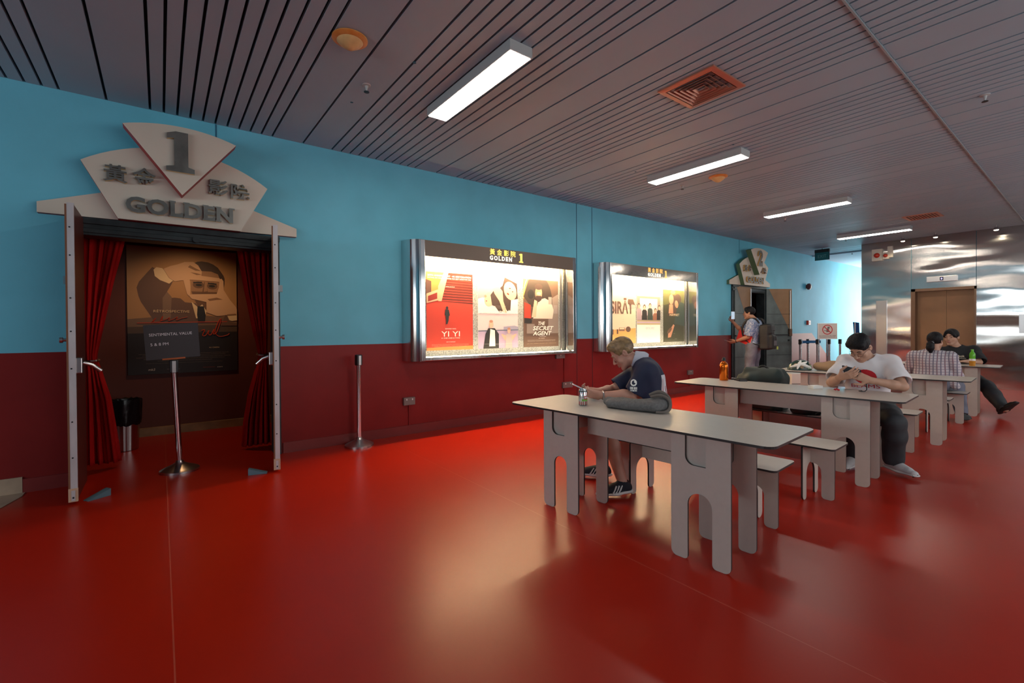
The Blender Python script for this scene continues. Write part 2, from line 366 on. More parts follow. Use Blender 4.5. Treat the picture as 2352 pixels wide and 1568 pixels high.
def leaf(name, hinge, ang, width, label, style, side):
    """A leaf hinged at HINGE; local x along its width; side = which face carries the bar (+1: local -y)."""
    t = thing(name, label, 'door', (hinge[0], hinge[1], 0), ang, None, 'structure')
    th = .046
    if style == 'maroon':
        MB().box((0, -th/2, .03), (width-.022, th/2, 2.255)).build('panel', M_leaf, t)
        e = MB().box((width-.02, -th/2+.008, .12), (width, th/2+.002, 2.262))
        for z in (.35, .62, 1.02, 1.3, 1.55, 1.87, 2.08): e.lathe([(.006, 0), (.006, .002)], frame((width, 0, z), (0, 1, 0), (0, 0, 1), (1, 0, 0)), 1, 8)
        e.build('edge_strip', [M_alu, M_dark], t)
        MB().box((width-.021, -th/2-.003, .02), (width+.001, -th/2+.008, 2.25)).build('wooden_lip', M_wood, t)
        ft = MB().box((width-.024, -th/2-.004, .02), (width+.002, th/2+.004, .12)).build('foot_bolt', mat('pale_pine_block', (.55, .36, .24), .6), t)
        MB().box((width+.002, -.01, .028), (width+.005, .012, .105)).box((width+.0051, -.004, .045), (width+.006, .006, .058), 1).build('bolt_plate', [M_alu, M_dark], ft)
        for z in (.42, 1.72): MB().lathe([(.012, -.05), (.012, .05)], Matrix.Translation((-.02, 0, z)), 0, 12).build('hinge', M_sat, t)
        k = MB().box((width-.10, side*th/2-.02, .98), (width-.02, side*th/2+.035, 1.10)) if side > 0 else MB().box((width-.10, -th/2-.035, .98), (width-.02, -th/2+.02, 1.10))
        h = k.build('lock_case', M_sat, t, bevel=.006)
        sy = side*(th/2+.035)
        MB().tube([(width-.07, sy, 1.06), (width-.08, sy+side*.05, 1.04), (width-.10, sy+side*.10, .99)], .016, 10).build('lever', M_sat, h, smooth=True)
        kn = MB(); kn.lathe([(.012, 0), (.012, .03), (.022, .032), (.022, .05)], frame((width-.09, -side*th/2, 1.235), (1, 0, 0), (0, 0, 1), (0, -side, 0)), 0, 14)
        kn.build('knob', M_sat, t, smooth=True)
        MB().box((width-.13, -.006-side*.02, 1.66), (width-.09, .006-side*.055, 1.72)).build('latch', M_sat, t)
    else:
        MB().box((0, -th/2, .03), (width, th/2, 2.24)).build('panel', M_galv, t)
        F = frame((0, -th/2, 0), (1, 0, 0), (0, 0, 1), (0, -1, 0))
        MB().flat([(.06, 2.24), (width, 2.24), (width, 1.12)], .002, F).build('painted_triangle', M_tan, t)
        b = MB()
        for z in (1.62, 1.36, .62): b.box((.02, z-.004, 0), (width-.03, z+.004, .004), 0, F)
        b.box((.0, 1.10, 0), (width-.05, 1.125, .03), 0, F); b.build('seam', M_dark, t)
        MB().tube([(width-.055, -th/2-.02, 2.2), (width-.055, -th/2-.02, 1.2)], .01, 8).build('bolt_rod', M_sat, t)
        MB().box((width-.09, 1.08, 0), (width-.02, 1.26, .05), 0, F).build('lock_case', M_frameb, t, bevel=.005)
        MB().box((width-.1, .96, 0), (width-.06, 1.0, .02), 0, F).build('latch', M_dark, t)
    return t
leaf('door_1', (-.535, -.025), -PI/2+.0, .58, 'open left leaf of the first cinema doorway, seen on its scuffed white edge', 'maroon', 1)
leaf('door_2', (.955, -.03), -PI/2-.175, .655, 'open right leaf of the first cinema doorway, seen on its scuffed white edge', 'maroon', -1)
leaf('door_3', (10.34, -.02), -.03, .72, 'closed left leaf of the second cinema doorway behind the standing man', 'galv', 1)
leaf('door_4', (11.86, -.03), -.55, .66, 'grey door leaf with a tan triangle, swung open beside the second doorway', 'galv', 1)
M_wedge = mat('grey_blue_rubber_wedge', (.10, .17, .21), .5)
for (x, y, a, lab) in ((-.47, -.57, .55, 'grey door wedge by the foot of the left door leaf of the first doorway'), (.765, -.64, 2.9, 'grey door wedge by the foot of the right door leaf of the first doorway')):
    t = MB().prism([(0, 0), (.15, 0), (.15, .055), (0, .004)], -.03, .03, frame((0, 0, 0), (1, 0, 0), (0, 0, 1), (0, -1, 0))).build('door_wedge', M_wedge, bevel=.003)
    t.location = (x, y, 0.0005); t.rotation_euler = (0, 0, a); tag(t, lab, 'door wedge', 'door wedges')
# ================================================================ cinema signs over the doorways
M_cream = mat('cream_sign_board', (.60, .55, .46), .5, var=.06, vscale=3)
M_rededge = mat('red_sign_edge', (.30, .03, .03), .5)
M_greenedge = mat('green_sign_edge', (.09, .17, .085), .5)
M_letter = mat('grey_sign_letter', (.20, .205, .19), .36, .6, var=.35, vscale=8)
M_brass = mat('brass_letter_edge', (.75, .47, .17), .22, 1.0)
def fan(x0l, x0r, z0, xl, xr, z1, sag):
    c = (xl+xr)/2; hw = (xr-xl)/2; R = (hw*hw+sag*sag)/(2*sag); zc = z1+sag-R
    a = math.degrees(math.asin(hw/R))
    return [(x0l, z0), (x0r, z0)]+arc(c, zc, R, 90-a, 90+a, 20)
def serif_word(mb, word, x, y, h, M, w, depth, gap, mi=0, sx=1.0):
    """Fat slab-serif capitals built from bold glyphs with added serifs."""
    for ch in word:
        vs, fs = text_geo(ch, .035); k = h/.80; lo, hi = vs[:, 0].min(), vs[:, 0].max(); wd = (hi-lo)*k*sx
        mb.text(ch, x, y+.035*k, h*.93, w, M, mi, offset=.035, sx=sx, depth=depth)
        st = .10*h; ser = {'L': [0], 'D': [0], 'E': [0], 'N': [0, 1]}.get(ch, [])
        for q in ser:
            sxp = x-.06*h if q == 0 else x+wd-.22*h
            for yy in ((y, y+h-st) if not (ch == 'N' and q) else (y+h-st,)):
                mb.prism([(sxp, yy), (sxp+.34*h, yy), (sxp+.34*h, yy+st), (sxp, yy+st)], w-depth, w+.0004, M, mi, mi+1)
        if ch == 'L': mb.prism([(x+wd-.09*h, y), (x+wd, y), (x+wd, y+.3*h), (x+wd-.07*h, y+.3*h)], w-depth, w+.0003, M, mi, mi+1)
        if ch == 'E':
            for yy, hh in ((y, .26*h), (y+h-.26*h, .26*h)): mb.prism([(x+wd-.09*h, yy), (x+wd, yy), (x+wd, yy+hh), (x+wd-.09*h, yy+hh)], w-depth, w+.0003, M, mi, mi+1)
        x += wd+gap
    return x
def fat_one(x, y, h):
    k = h; P = [(0, 0), (.58, 0), (.58, .115), (.45, .15), (.45, 1.0), (.20, 1.0), (.02, .93), (.02, .80), (.16, .83), (.16, .15), (0, .115)]
    return [(x+a*k, y+b*k) for a, b in P]
def fat_two(x, y, h):
    P = arc(.30, .72, .29, 200, -20, 14)+[(.50, .52), (.30, .24), (.44, .24), (.47, .34), (.58, .34), (.58, 0), (.0, 0), (.0, .12), (.30, .54), (.36, .66)]+arc(.30, .74, .12, -20, 190, 10)
    return [(x+a*h, y+b*h) for a, b in P]
def sign(dx, edge, num, label):
    t = thing('cinema_sign', label, 'sign', (.18+dx, 0, 2.27)); A = dict(parent=t, world=True); F = wallF(dx)
    MB().prism([(-.787, 2.266), (1.161, 2.284), (1.161, 2.371), (.74, 2.51), (.18, 2.60), (-.36, 2.50), (-.787, 2.352)], .0, .06, F, 0, 1).build('base_board', [M_cream, edge], **A)
    MB().prism(fan(-.281, .633, 2.266, -.514, .873, 2.72, .225), .06, .15, F, 0, 1).build('middle_board', [M_cream, edge], **A)
    c = (-.238+.590)/2
    top = [(.168, 2.511)]+fan(0, 0, 0, -.238, .590, 3.05, .068)[2:]
    MB().prism(top, .15, .27, F, 0, 1).build('top_board', [M_cream, edge], **A)
    nb = MB(); nb.prism(fat_one(.055, 2.705, .355) if num == 1 else fat_two(.055, 2.705, .355), .272, .302, F, 0, 1)
    nb.build('numeral', [M_letter, M_brass], bevel=.004, **A)
    lb = MB(); serif_word(lb, 'GOLDEN', -.228, 2.328, .142, F, .185, .034, .014, sx=1.06); lb.build('lettering', [M_letter, M_brass], **A)
    for ch, x, y in (('黃', -.372, 2.566), ('金', -.178, 2.564), ('影', .372, 2.578), ('院', .552, 2.566)):
        m = MB().text(ch, x, y+.016, {'金': .122}.get(ch, .112), .185, F, 0, offset=.017, fitw=.158, depth=.034); m.build('character', [M_letter, M_brass], **A)
    return t
sign(0, M_rededge, 1, 'cream fan-shaped cinema sign with a grey numeral 1 above the nearer doorway')
sign(D2, M_greenedge, 2, 'cream fan-shaped cinema sign with a grey numeral 2 above the far doorway')

# ================================================================ illuminated poster cases
M_polish = mat('polished_case_metal', (.66, .66, .66), .12, 1.0, bump=.12, bscale=2.5, stretch=(6, 6, .4))
M_header = mat('dark_bronze_header', (.15, .115, .09), .38, .4)
M_mirror = mat('mirror_header', (.72, .68, .62), .09, 1.0, bump=.12, bscale=5)
M_back = mat('speckled_grey_case_back', (.42, .47, .47), .55, .2, var=.55, vscale=60)
M_yellow = glow('lit_yellow_letters', (1.0, .72, .12), 1.6)
M_whitelit = glow('lit_white_letters', (1.0, .93, .72), 1.6)
M_orange = glow('lit_orange_letters', (1.0, .48, .12), 1.3)
M_tube = glow('warm_white_tube', (1.0, .68, .36), 175)
M_tube2 = glow('warm_white_strip', (1.0, .72, .42), 40)
CZ0, CZ1 = .912, 2.385
def endcol(x, sgn):       # quarter-round column: from the front edge back to the wall
    pts = [(x, -.25)]+[(x+sgn*(.03+.16*math.sin(a)), -.25+.25*(1-math.cos(a))) for a in [PI/2*i/12 for i in range(13)]]+[(x, 0)]
    return pts
def case(dx, header, inks, num, lab):
    t = thing('poster_case', lab, 'poster case', (3.8+dx, 0, CZ0), 0, None); A = dict(parent=t, world=True)
    fz = frame((dx, 0, 0), (1, 0, 0), (0, 1, 0), (0, 0, 1))
    MB().prism(endcol(2.555, -1), CZ0, CZ1, fz).build('end_column', M_polish, smooth=True, **A)
    MB().prism(endcol(5.045, 1), CZ0, CZ1, fz).build('end_column', M_polish, smooth=True, **A)
    F = wallF(dx)
    for x0, x1 in ((2.495, 2.555), (5.045, 5.10)): MB().box((x0, CZ0+.002, .245), (x1, CZ1-.002, .262), 0, F).build('stile', M_polish, bevel=.004, **A)
    h = MB().box((2.555, 2.19, .235), (5.045, CZ1-.004, .256), 0, F).box((2.555, CZ1-.02, 0), (5.045, CZ1-.004, .235), 0, F).build('header', header, **A)
    b = MB().box((2.555, CZ0+.004, 0), (5.045, .955, .256), 0, F).build('bottom_rail', M_polish, bevel=.004, **A)
    MB().box((2.50, .93, .002), (5.09, 2.37, .03), 0, F).build('back_panel', M_back, **A)
    MB().box((4.978, .955, .03), (5.0, 2.30, .05), 0, F).build('stay', M_sat, **A)
    MB().box((2.60, 2.215, .155), (5.0, 2.255, .205), 0, F).build('light_tube', M_tube, **A)
    MB().box((2.60, .9555, .18), (5.0, .962, .20), 0, F).build('light_strip', M_tube2, **A)
    m = MB()
    for k, ch in enumerate('黃金影院'): m.text(ch, 3.505+.116*k, 2.298, .062, .2575, F, 0, offset=.01, fitw=.085)
    m2 = MB(); serif_word(m2, 'GOLDEN', 3.505, 2.222, .058, F, .2575, .0, .018, 0, 1.0)
    m3 = MB().prism(fat_one(4.0, 2.222, .125), .2562, .2575, F)
    m.build('characters', inks[0], h, world=True); m2.build('lettering', inks[1], h, world=True); m3.build('numeral', inks[0], h, world=True)
    return t
case(0, M_header, (M_yellow, M_whitelit), 1, 'large lit poster case with a dark header, nearer to the first doorway')
case(3.39, M_mirror, (M_orange, M_whitelit), 2, 'large lit poster case with a mirror-metal header, behind the man in navy')

# ---- posters
PC = {}
def paper(name, c): return mat('print_'+name, c, .45)
PW, PH = .69, 1.005
def poster(name, x, label, layers, words, inkd, W=PW, H=PH, z0=1.028, F=None, group='film posters in the lit cases', border=None):
    """layers: (material, polygon) in poster units u 0..1, v 0..1; each sheet lies 0.4 mm above the last."""
    F = F or wallF(x, -.031, z0); mats = []; mb = MB()
    def ix(m):
        if m not in mats: mats.append(m)
        return mats.index(m)
    mb.box((0, 0, 0), (W, H, .004), ix(layers[0][0]), F)
    w = .004
    for m, poly in layers[1:]:
        w += .0003; mb.flat([(min(1, max(0, a))*W, min(1, max(0, b))*H) for a, b in poly], w, F, ix(m))
    o = mb.build(name, mats); tag(o, label, 'poster', group)
    w += .0004
    for body, u, v, h, al, ink, *rest in words:
        k = dict(rest[0]) if rest else {}
        if 'fitw' in k: k['fitw'] *= W
        MB().text(body, u*W, v*H, h*H, w, F, 0, align=al, **k).build('lettering', ink, o)
    rebase_children(o, F @ Vector((W/2, 0, 0)))
    return o
def rebase_children(o, loc):
    loc = Vector(loc); T = Matrix.Translation(-loc); o.data.transform(T)
    for c in o.children: c.data.transform(T)
    o.location = loc
white = paper('white', (.8, .78, .74)); black = paper('black', (.02, .02, .02)); cream = paper('cream', (.75, .62, .42)); skin = paper('skin', (.66, .40, .30)); skin2 = paper('skin_shade', (.42, .22, .15))
red1 = paper('red', (.50, .045, .025)); red2 = paper('deep_red', (.22, .018, .012)); orange = paper('orange', (.70, .22, .06)); stone = paper('stone', (.55, .36, .24))
# 1: red floor, stair, small walking figure
L1 = [(red1, None), (orange, [(0, .62), (.45, .66), (.45, 1), (0, 1)]), (paper('dark_stair', (.10, .016, .010)), [(.28, .63), (1, .60), (1, 1), (.44, 1)])]
for i in range(9):
    v = .635+.034*i; L1.append((red1, [(.30+.015*i, v), (1, v-.012), (1, v), (.305+.015*i, v+.012)]))
L1 += [(paper('dark_case', (.10, .05, .04)), [(0, .72), (.1, .74), (.1, .88), (0, .9)]), (stone, [(0, .60), (.24, .64), (.24, .78), (0, .72)]), (red2, [(.03, .62), (.22, .66), (.22, .74), (.03, .69)]), (stone, [(.24, .63), (.31, .63), (.46, 1), (.36, 1), (.24, .82)]), (orange, [(0, 0), (1, 0), (1, .05), (0, .035)]),
       (black, ell(.425, .545, .028, .021, 14)), (black, [(.39, .525), (.46, .525), (.485, .45), (.465, .44), (.455, .38), (.43, .335), (.40, .335), (.405, .38), (.395, .45), (.375, .45)])]
poster('movie_poster', 2.682, 'red poster of a grand stair and a tiny walking figure, titled YI YI', L1,
       [('25TH ANNIVERSARY · 4K RESTORATION', .02, .945, .022, 'l', white, dict(fitw=.94, offset=.01)), ('FESTIVAL DE CANNES AWARD FOR BEST DIRECTOR 2000', .02, .918, .015, 'l', white, dict(fitw=.94, offset=.008)), ('FESTIVAL DE CANNES', .40, .815, .010, 'l', white),
        ('EDWARD YANG', .5, .268, .016, 'c', white), ('YI YI', .5, .175, .072, 'c', white, dict(fitw=.40)), ('A ONE AND A TWO', .5, .148, .015, 'c', white, dict(fitw=.40)), ('ONLY AT FILMHOUSE', .5, .10, .010, 'c', white), ('—————— ——— ——— ———— ——————', .5, .07, .012, 'c', cream, dict(fitw=.8)), ('———— ——————— ——— ————— ———', .5, .055, .012, 'c', cream, dict(fitw=.8)), ('——— ————— ——— ————', .5, .04, .012, 'c', cream, dict(fitw=.7))], None)
# 2: two people lying close together above; a man in a dark jacket and a girl below
lilac = paper('lilac', (.42, .34, .50)); lilac2 = paper('pale_lilac', (.62, .52, .56)); mauve = paper('mauve_knit', (.34, .28, .34)); darkhair = paper('dark_hair', (.06, .04, .035))
L2 = [(white, None), (lilac2, [(0, .0), (1, 0), (1, .48), (0, .48)]), (lilac, [(0, 0), (1, 0), (1, .26), (0, .25)]), (paper('pillow', (.58, .60, .66)), [(0, .48), (1, .48), (1, .75), (.8, .7), (.5, .55), (.0, .70)]), (mauve, [(0, .78), (.06, .92), (.35, .97), (.55, .88), (.5, .74), (.3, .70), (.1, .70), (0, .68)]),
      (darkhair, [(.40, .76), (.60, .88), (.66, 1.0), (.98, .92), (1, .70), (.82, .68), (.80, .53), (.52, .50), (.42, .58)]), (skin, ell(.80, .81, .17, .125, 20, -.35)), (skin, ell(.27, .68, .12, .10, 18, .3)), (skin2, ell(.18, .72, .03, .02, 10)), (darkhair, [(.38, .80), (.30, .74), (.34, .60), (.55, .56), (.5, .74)]),
      (skin, [(.36, .83), (.50, .87), (.60, .80), (.62, .66), (.72, .50), (.62, .50), (.52, .66), (.40, .76)]), (darkhair, ell(.79, .845, .025, .008, 10)), (darkhair, ell(.86, .80, .02, .008, 10)), (red2, ell(.74, .765, .03, .012, 10, -.3)), (paper('rose', (.45, .12, .12)), ell(.20, .655, .02, .01, 10)),
      (paper('far_house', (.30, .30, .42)), [(.62, .24), (1, .24), (1, .30), (.9, .315), (.62, .30)]), (paper('dark_trees', (.10, .13, .2)), [(0, .235), (1, .25), (1, .262), (0, .25)]),
      (black, [(.12, 0), (.50, 0), (.50, .20), (.40, .28), (.24, .28), (.17, .2)]), (white, [(.26, .03), (.41, .03), (.40, .25), (.29, .27)]), (skin, ell(.31, .335, .052, .055, 16)), (skin2, ell(.31, .375, .045, .02, 12)),
      (skin, [(.66, .1), (.56, .19), (.58, .2), (.70, .17)]), (skin, [(.84, .1), (.96, .19), (.94, .2), (.80, .17)]), (paper('silver_dress', (.40, .36, .36)), [(.66, 0), (.84, 0), (.82, .20), (.69, .20)]), (skin, ell(.755, .245, .04, .04, 14)), (skin2, ell(.755, .272, .04, .018, 12))]
poster('movie_poster', 3.455, 'pale poster of two women resting close together, titled Sentimental Value', L2,
       [('Sentimental Value', .0, .487, .052, 'l', white, dict(fitw=.99, offset=.012)), ('—— ——— ———— —————', .5, .585, .012, 'c', white), ('——— ————— ———', .5, .56, .012, 'c', white), ('———————————', .5, .425, .009, 'c', white), ('————— ——— ———— ——— ———— ———', .5, .06, .012, 'c', white, dict(fitw=.8)), ('——— ———— ——— ———', .5, .045, .012, 'c', white)], None)
# 3: bearded man at a telephone under a dark hood
grey = paper('grey', (.24, .20, .18)); brown = paper('brown', (.12, .075, .055))
L3 = [(brown, None), (paper('amber', (.75, .36, .07)), [(0, .70), (.12, .86), (.40, 1), (0, 1)]), (grey, [(.7, .2), (1, .2), (1, .8), (.7, .7)]), (paper('deep_brown', (.045, .035, .03)), [(0, .74)]+arc(.40, .66, .42, 130, -10, 16)+[(.82, .6), (.6, .55), (.2, .6)]), (cream, arc(.46, .70, .48, 172, 84, 14)+arc(.46, .70, .465, 84, 172, 14)),
      (red1, [(.02, .38), (.20, .38), (.20, .62), (.02, .66)]), (black, [(.02, .35), (.22, .35), (.24, .42), (.02, .43)]), (black, ell(.2, .78, .09, .07, 14)),
      (paper('shirt', (.62, .52, .46)), [(.26, .42), (.82, .42), (.86, .55), (.78, .68), (.60, .73), (.42, .70), (.34, .55)]), (skin, [(.22, .44), (.34, .44), (.38, .68), (.30, .70)]), (skin2, ell(.42, .80, .10, .105, 20)), (darkhair, ell(.42, .895, .115, .045, 16)), (darkhair, [(.34, .76), (.5, .76), (.5, .70), (.42, .665), (.35, .69)]), (skin, ell(.425, .795, .06, .025, 14)),
      (grey, [(.08, .2), (.3, .2), (.3, .34), (.08, .34)]), (paper('portrait', (.34, .30, .28)), [(.70, .64), (.8, .64), (.8, .75), (.70, .75)]), (paper('portrait2', (.30, .26, .25)), [(.85, .5), (.97, .5), (.97, .63), (.85, .63)]), (brown, [(0, 0), (1, 0), (1, .16), (0, .16)])]
poster('movie_poster', 4.25, 'dark brown poster of a bearded man under a telephone hood, titled THE SECRET AGENT', L3,
       [('THE', .5, .325, .052, 'c', white, dict(shear=.25, offset=.02)), ('SECRET', .55, .248, .062, 'c', white, dict(shear=.25, offset=.02, fitw=.60)), ('AGENT', .52, .172, .062, 'c', white, dict(shear=.25, offset=.02, fitw=.54)), ('——— ——————— ———— ———', .5, .40, .012, 'c', cream, dict(fitw=.6)), ('WAGNER MOURA', .53, .148, .012, 'c', white), ('ONLY AT FILMHOUSE', .5, .122, .009, 'c', white), ('———————————————————', .5, .095, .014, 'c', white, dict(fitw=.8)), ('———— ———— ———— ——', .5, .08, .012, 'c', white, dict(fitw=.8)), ('— — —— —— — ———', .5, .045, .012, 'c', cream, dict(fitw=.85))], None)
# 4: hazy desert, big title
L4 = [(paper('dust_rose', (.60, .40, .36)), None), (paper('pale_sand', (.70, .56, .44)), [(0, 0), (1, 0), (1, .62), (0, .55)]), (paper('sand', (.68, .34, .12)), [(0, 0), (1, 0), (1, .27), (0, .24)]), (brown, [(.68, .72), (.98, .68), (.9, .78), (.7, .78)]), (paper('truck', (.22, .13, .10)), [(.34, .22), (.56, .22), (.56, .28), (.34, .28)]), (brown, ell(.70, .25, .10, .05, 14)), (cream, [(.36, .25), (.54, .25), (.54, .275), (.36, .275)]), (brown, [(.06, .16), (.13, .16), (.13, .25), (.06, .25)]), (brown, [(.25, .17), (.31, .17), (.31, .25), (.25, .25)])]
poster('movie_poster', 6.14, 'dusty pink poster with a huge title SIRĀT over a desert', L4, [('SIRĀT', .02, .53, .21, 'l', brown, dict(fitw=.88, offset=.03)), ('——— ————', .5, .505, .010, 'c', brown), ('——', .5, .42, .014, 'c', brown), ('———', .5, .385, .01, 'c', brown)], None)
# 5: five people on a bench in a carriage
L5 = [(white, None), (paper('pale_rose', (.66, .52, .50)), [(0, .80), (1, .80), (1, .95), (0, .97)]), (grey, [(0, .40), (1, .40), (1, .85), (0, .85)]), (lilac2, [(.12, .5), (.88, .5), (.88, .81), (.12, .81)]), (paper('gold_strip', (.40, .36, .22)), [(0, .33), (1, .33), (1, .41), (0, .41)]), (lilac, [(0, .36), (1, .36), (1, .385), (0, .385)])]
for u, hh, c in ((.08, .66, mauve), (.31, .64, black), (.55, .67, paper('dark_green', (.04, .06, .05))), (.78, .58, paper('rust', (.25, .12, .08))), (.95, .64, black)):
    L5 += [(c, [(u-.11, .42), (u+.11, .42), (u+.10, hh-.06), (u+.04, hh-.03), (u-.04, hh-.03), (u-.10, hh-.06)]), (darkhair, ell(u, hh+.015, .055, .045, 14)), (skin, ell(u, hh, .04, .04, 14))]
poster('movie_poster', 6.87, 'pale poster of five people seated side by side in a carriage', L5, [('RENTAL FAMILY', .55, .245, .045, 'c', lilac, dict(fitw=.38)), ('———', .55, .31, .012, 'c', brown), ('——', .55, .19, .014, 'c', brown), ('———————————————', .52, .14, .008, 'c', brown, dict(fitw=.6)), ('—————————————————', .52, .12, .008, 'c', brown, dict(fitw=.64)), ('—————————————', .52, .10, .008, 'c', brown, dict(fitw=.6)), ('————', .52, .07, .01, 'c', brown)], None)
# 6: couple in a dark green wood
dg = paper('wood_green', (.035, .04, .025)); dg2 = paper('moss', (.09, .10, .04))
L6 = [(dg, None), (dg2, [(0, .7), (.4, .75), (1, .7), (1, 1), (0, 1)]), (paper('leaf_light', (.30, .26, .10)), ell(.45, .96, .12, .04, 12)), (darkhair, [(.2, .5), (.65, .5), (.55, .9), (.3, .92)]), (skin2, ell(.37, .82, .11, .10, 18, .2)), (skin2, [(.24, .55), (.46, .55), (.44, .72), (.28, .72)]), (darkhair, ell(.68, .83, .17, .10, 16)), (skin2, ell(.62, .73, .09, .07, 16, -.5)), (paper('dark_teal', (.03, .055, .05)), [(.5, .35), (1, .3), (1, .75), (.8, .78), (.6, .6)]), (skin2, [(.2, .08), (.34, .09), (.52, .32), (.46, .34), (.22, .18)]), (brown, ell(.28, .22, .12, .04, 12, .4))]
poster('movie_poster', 7.665, 'dark green poster of a couple leaning together in a wood, titled HAMNET', L6, [('HAMNET', .52, .50, .048, 'c', cream, dict(fitw=.46)), ('——', .5, .155, .014, 'c', cream), ('————', .58, .05, .012, 'c', white), ('——', .15, .93, .01, 'c', cream)], None)
# large retrospective poster in the recess: a man framing his eyes with his hands
bk = paper('poster_tan', (.42, .25, .12)); sl = paper('poster_dark', (.022, .020, .022)); su = paper('suit_brown', (.14, .085, .065)); hn = paper('hand_tan', (.62, .43, .29)); hsh = paper('hand_shade', (.25, .15, .09)); red = paper('script_red', (.50, .06, .03))
Wb, Hb = 1.15, 1.585
fc = paper('face_tan', (.33, .20, .12)); fs_ = paper('face_shade', (.15, .085, .05))
L7 = [(bk, None), (paper('poster_fade_a', (.20, .13, .09)), [(0, 0), (1, 0), (1, .45), (.5, .47), (0, .43)]), (paper('poster_fade_b', (.09, .065, .05)), [(0, 0), (1, 0), (1, .39), (0, .37)]), (sl, [(0, 0), (1, 0), (1, .33), (0, .32)]),
      (su, [(.215, .84), (.17, .795), (.10, .72), (.08, .675), (.095, .61), (.115, .565), (.23, .41), (.66, .41), (.64, .56), (.50, .57), (.46, .60), (.41, .605), (.355, .60), (.34, .65), (.38, .71), (.40, .75), (.30, .80)]),
      (paper('suit_light', (.22, .15, .11)), [(.30, .60), (.34, .65), (.38, .61), (.37, .44), (.30, .43)]), (cream, [(.225, .82), (.25, .84), (.30, .835), (.40, .745), (.36, .715), (.28, .74), (.235, .77)]),
      (fc, ell(.71, .70, .155, .20, 28)), (fs_, [(.56, .66), (.86, .66), (.845, .56), (.74, .505), (.62, .53)]), (darkhair, [(.585, .89), (.62, .905), (.66, .91), (.72, .905), (.77, .89), (.815, .865), (.845, .83), (.87, .80), (.88, .775), (.878, .73), (.865, .68), (.85, .72), (.838, .76), (.815, .81), (.75, .83), (.66, .83)]),
      (fs_, ell(.625, .715, .052, .028, 18)), (fs_, ell(.757, .710, .050, .028, 18)), (black, ell(.630, .714, .030, .010, 14)), (black, ell(.755, .709, .030, .010, 14)), (black, [(.575, .738), (.66, .742), (.66, .732), (.58, .728)]), (black, [(.715, .738), (.80, .732), (.80, .722), (.715, .728)]), (fs_, [(.68, .74), (.70, .74), (.715, .655), (.66, .65)]), (fc, [(.688, .745), (.702, .745), (.71, .665), (.675, .66)]),
      (hn, [(.31, .83), (.37, .855), (.435, .872), (.50, .895), (.58, .90), (.625, .875), (.66, .825), (.655, .785), (.60, .775), (.54, .75), (.47, .745), (.41, .735), (.36, .76)]), (hsh, [(.53, .855), (.60, .83), (.655, .83), (.60, .85), (.55, .872)]), (hsh, [(.55, .815), (.61, .795), (.66, .80), (.61, .81)]),
      (hn, [(.53, .79), (.66, .79), (.83, .778), (.84, .762), (.83, .747), (.66, .752), (.53, .755)]), (hn, [(.485, .76), (.545, .755), (.552, .70), (.55, .635), (.535, .622), (.52, .635), (.50, .70)]),
      (hn, [(.535, .628), (.56, .636), (.80, .645), (.822, .70), (.83, .77), (.85, .775), (.868, .755), (.87, .68), (.93, .60), (.99, .54), (1.0, .52), (1.0, .47), (.92, .47), (.80, .46), (.70, .49), (.70, .575), (.56, .600)]), (hsh, [(.71, .60), (.80, .615), (.86, .60), (.80, .595), (.73, .585)]), (hsh, [(.90, .475), (.99, .482), (1, .462), (.9, .462)]),
      (cream, [(.885, .46), (1, .468), (1, .425), (.95, .42), (.895, .43)]), (su, [(.88, .47), (.90, .47), (.93, .41), (1, .40), (1, .38), (.84, .38)]),
      (cream, [(.56, .575), (.62, .53), (.66, .555), (.70, .50), (.68, .44), (.60, .44)]), (black, [(.615, .54), (.675, .54), (.69, .47), (.68, .41), (.62, .41), (.61, .47)]),
      (red, [(.08, .398), (.90, .412), (.90, .418), (.08, .404)])]
def script(pts, r): return [(r, p) for p in pts]
W7 = [('RÉTROSPECTIVE', .22, .485, .020, 'l', cream, dict(fitw=.32)), ('AU CINÉMA', .72, .195, .010, 'l', cream), ('mk2', .17, .028, .018, 'l', white, dict(shear=.2)), ('—————', .33, .03, .012, 'l', white), ('———', .66, .03, .02, 'l', red), ('▪◂▪▸▪', .8, .03, .012, 'l', white)]
for i, (v, wd) in enumerate(((.155, .82), (.142, .76), (.128, .86), (.115, .74), (.10, .5))): W7.append(('———— ——————— ——— —————— ———— ————— ———— ———', .5, v, .006, 'c', cream, dict(fitw=wd)))
W7.append(('————————————————', .5, .082, .004, 'c', cream, dict(fitw=.7)))
big = poster('wall_poster', -.32, 'tall brown poster of a man framing his eyes with his hands, inside the doorway', L7, W7, None, Wb, Hb, .762, wallF(-.32, 1.93, .762), group=None)
# the red handwriting on it
FB = wallF(-.32, 1.93, .762); mb = MB()
def stroke(pts, r=.006):
    q = []
    for i in range(len(pts)-1):
        for k in range(6):
            t_ = k/6; p0 = pts[max(i-1, 0)]; p1 = pts[i]; p2 = pts[i+1]; p3 = pts[min(i+2, len(pts)-1)]
            q.append(tuple(.5*((2*p1[a])+(-p0[a]+p2[a])*t_+(2*p0[a]-5*p1[a]+4*p2[a]-p3[a])*t_*t_+(-p0[a]+3*p1[a]-3*p2[a]+p3[a])*t_**3) for a in (0, 1)))
    q.append(pts[-1])
    mb.tube([(a*Wb, b*Hb, .0125) for a, b in q], r, 5, 0, FB)
stroke([(.65, .34), (.68, .345), (.66, .30), (.69, .30), (.72, .34), (.715, .31), (.74, .305), (.77, .35), (.765, .31), (.80, .33), (.84, .43), (.82, .42), (.78, .33), (.82, .29), (.90, .30), (.92, .315)])
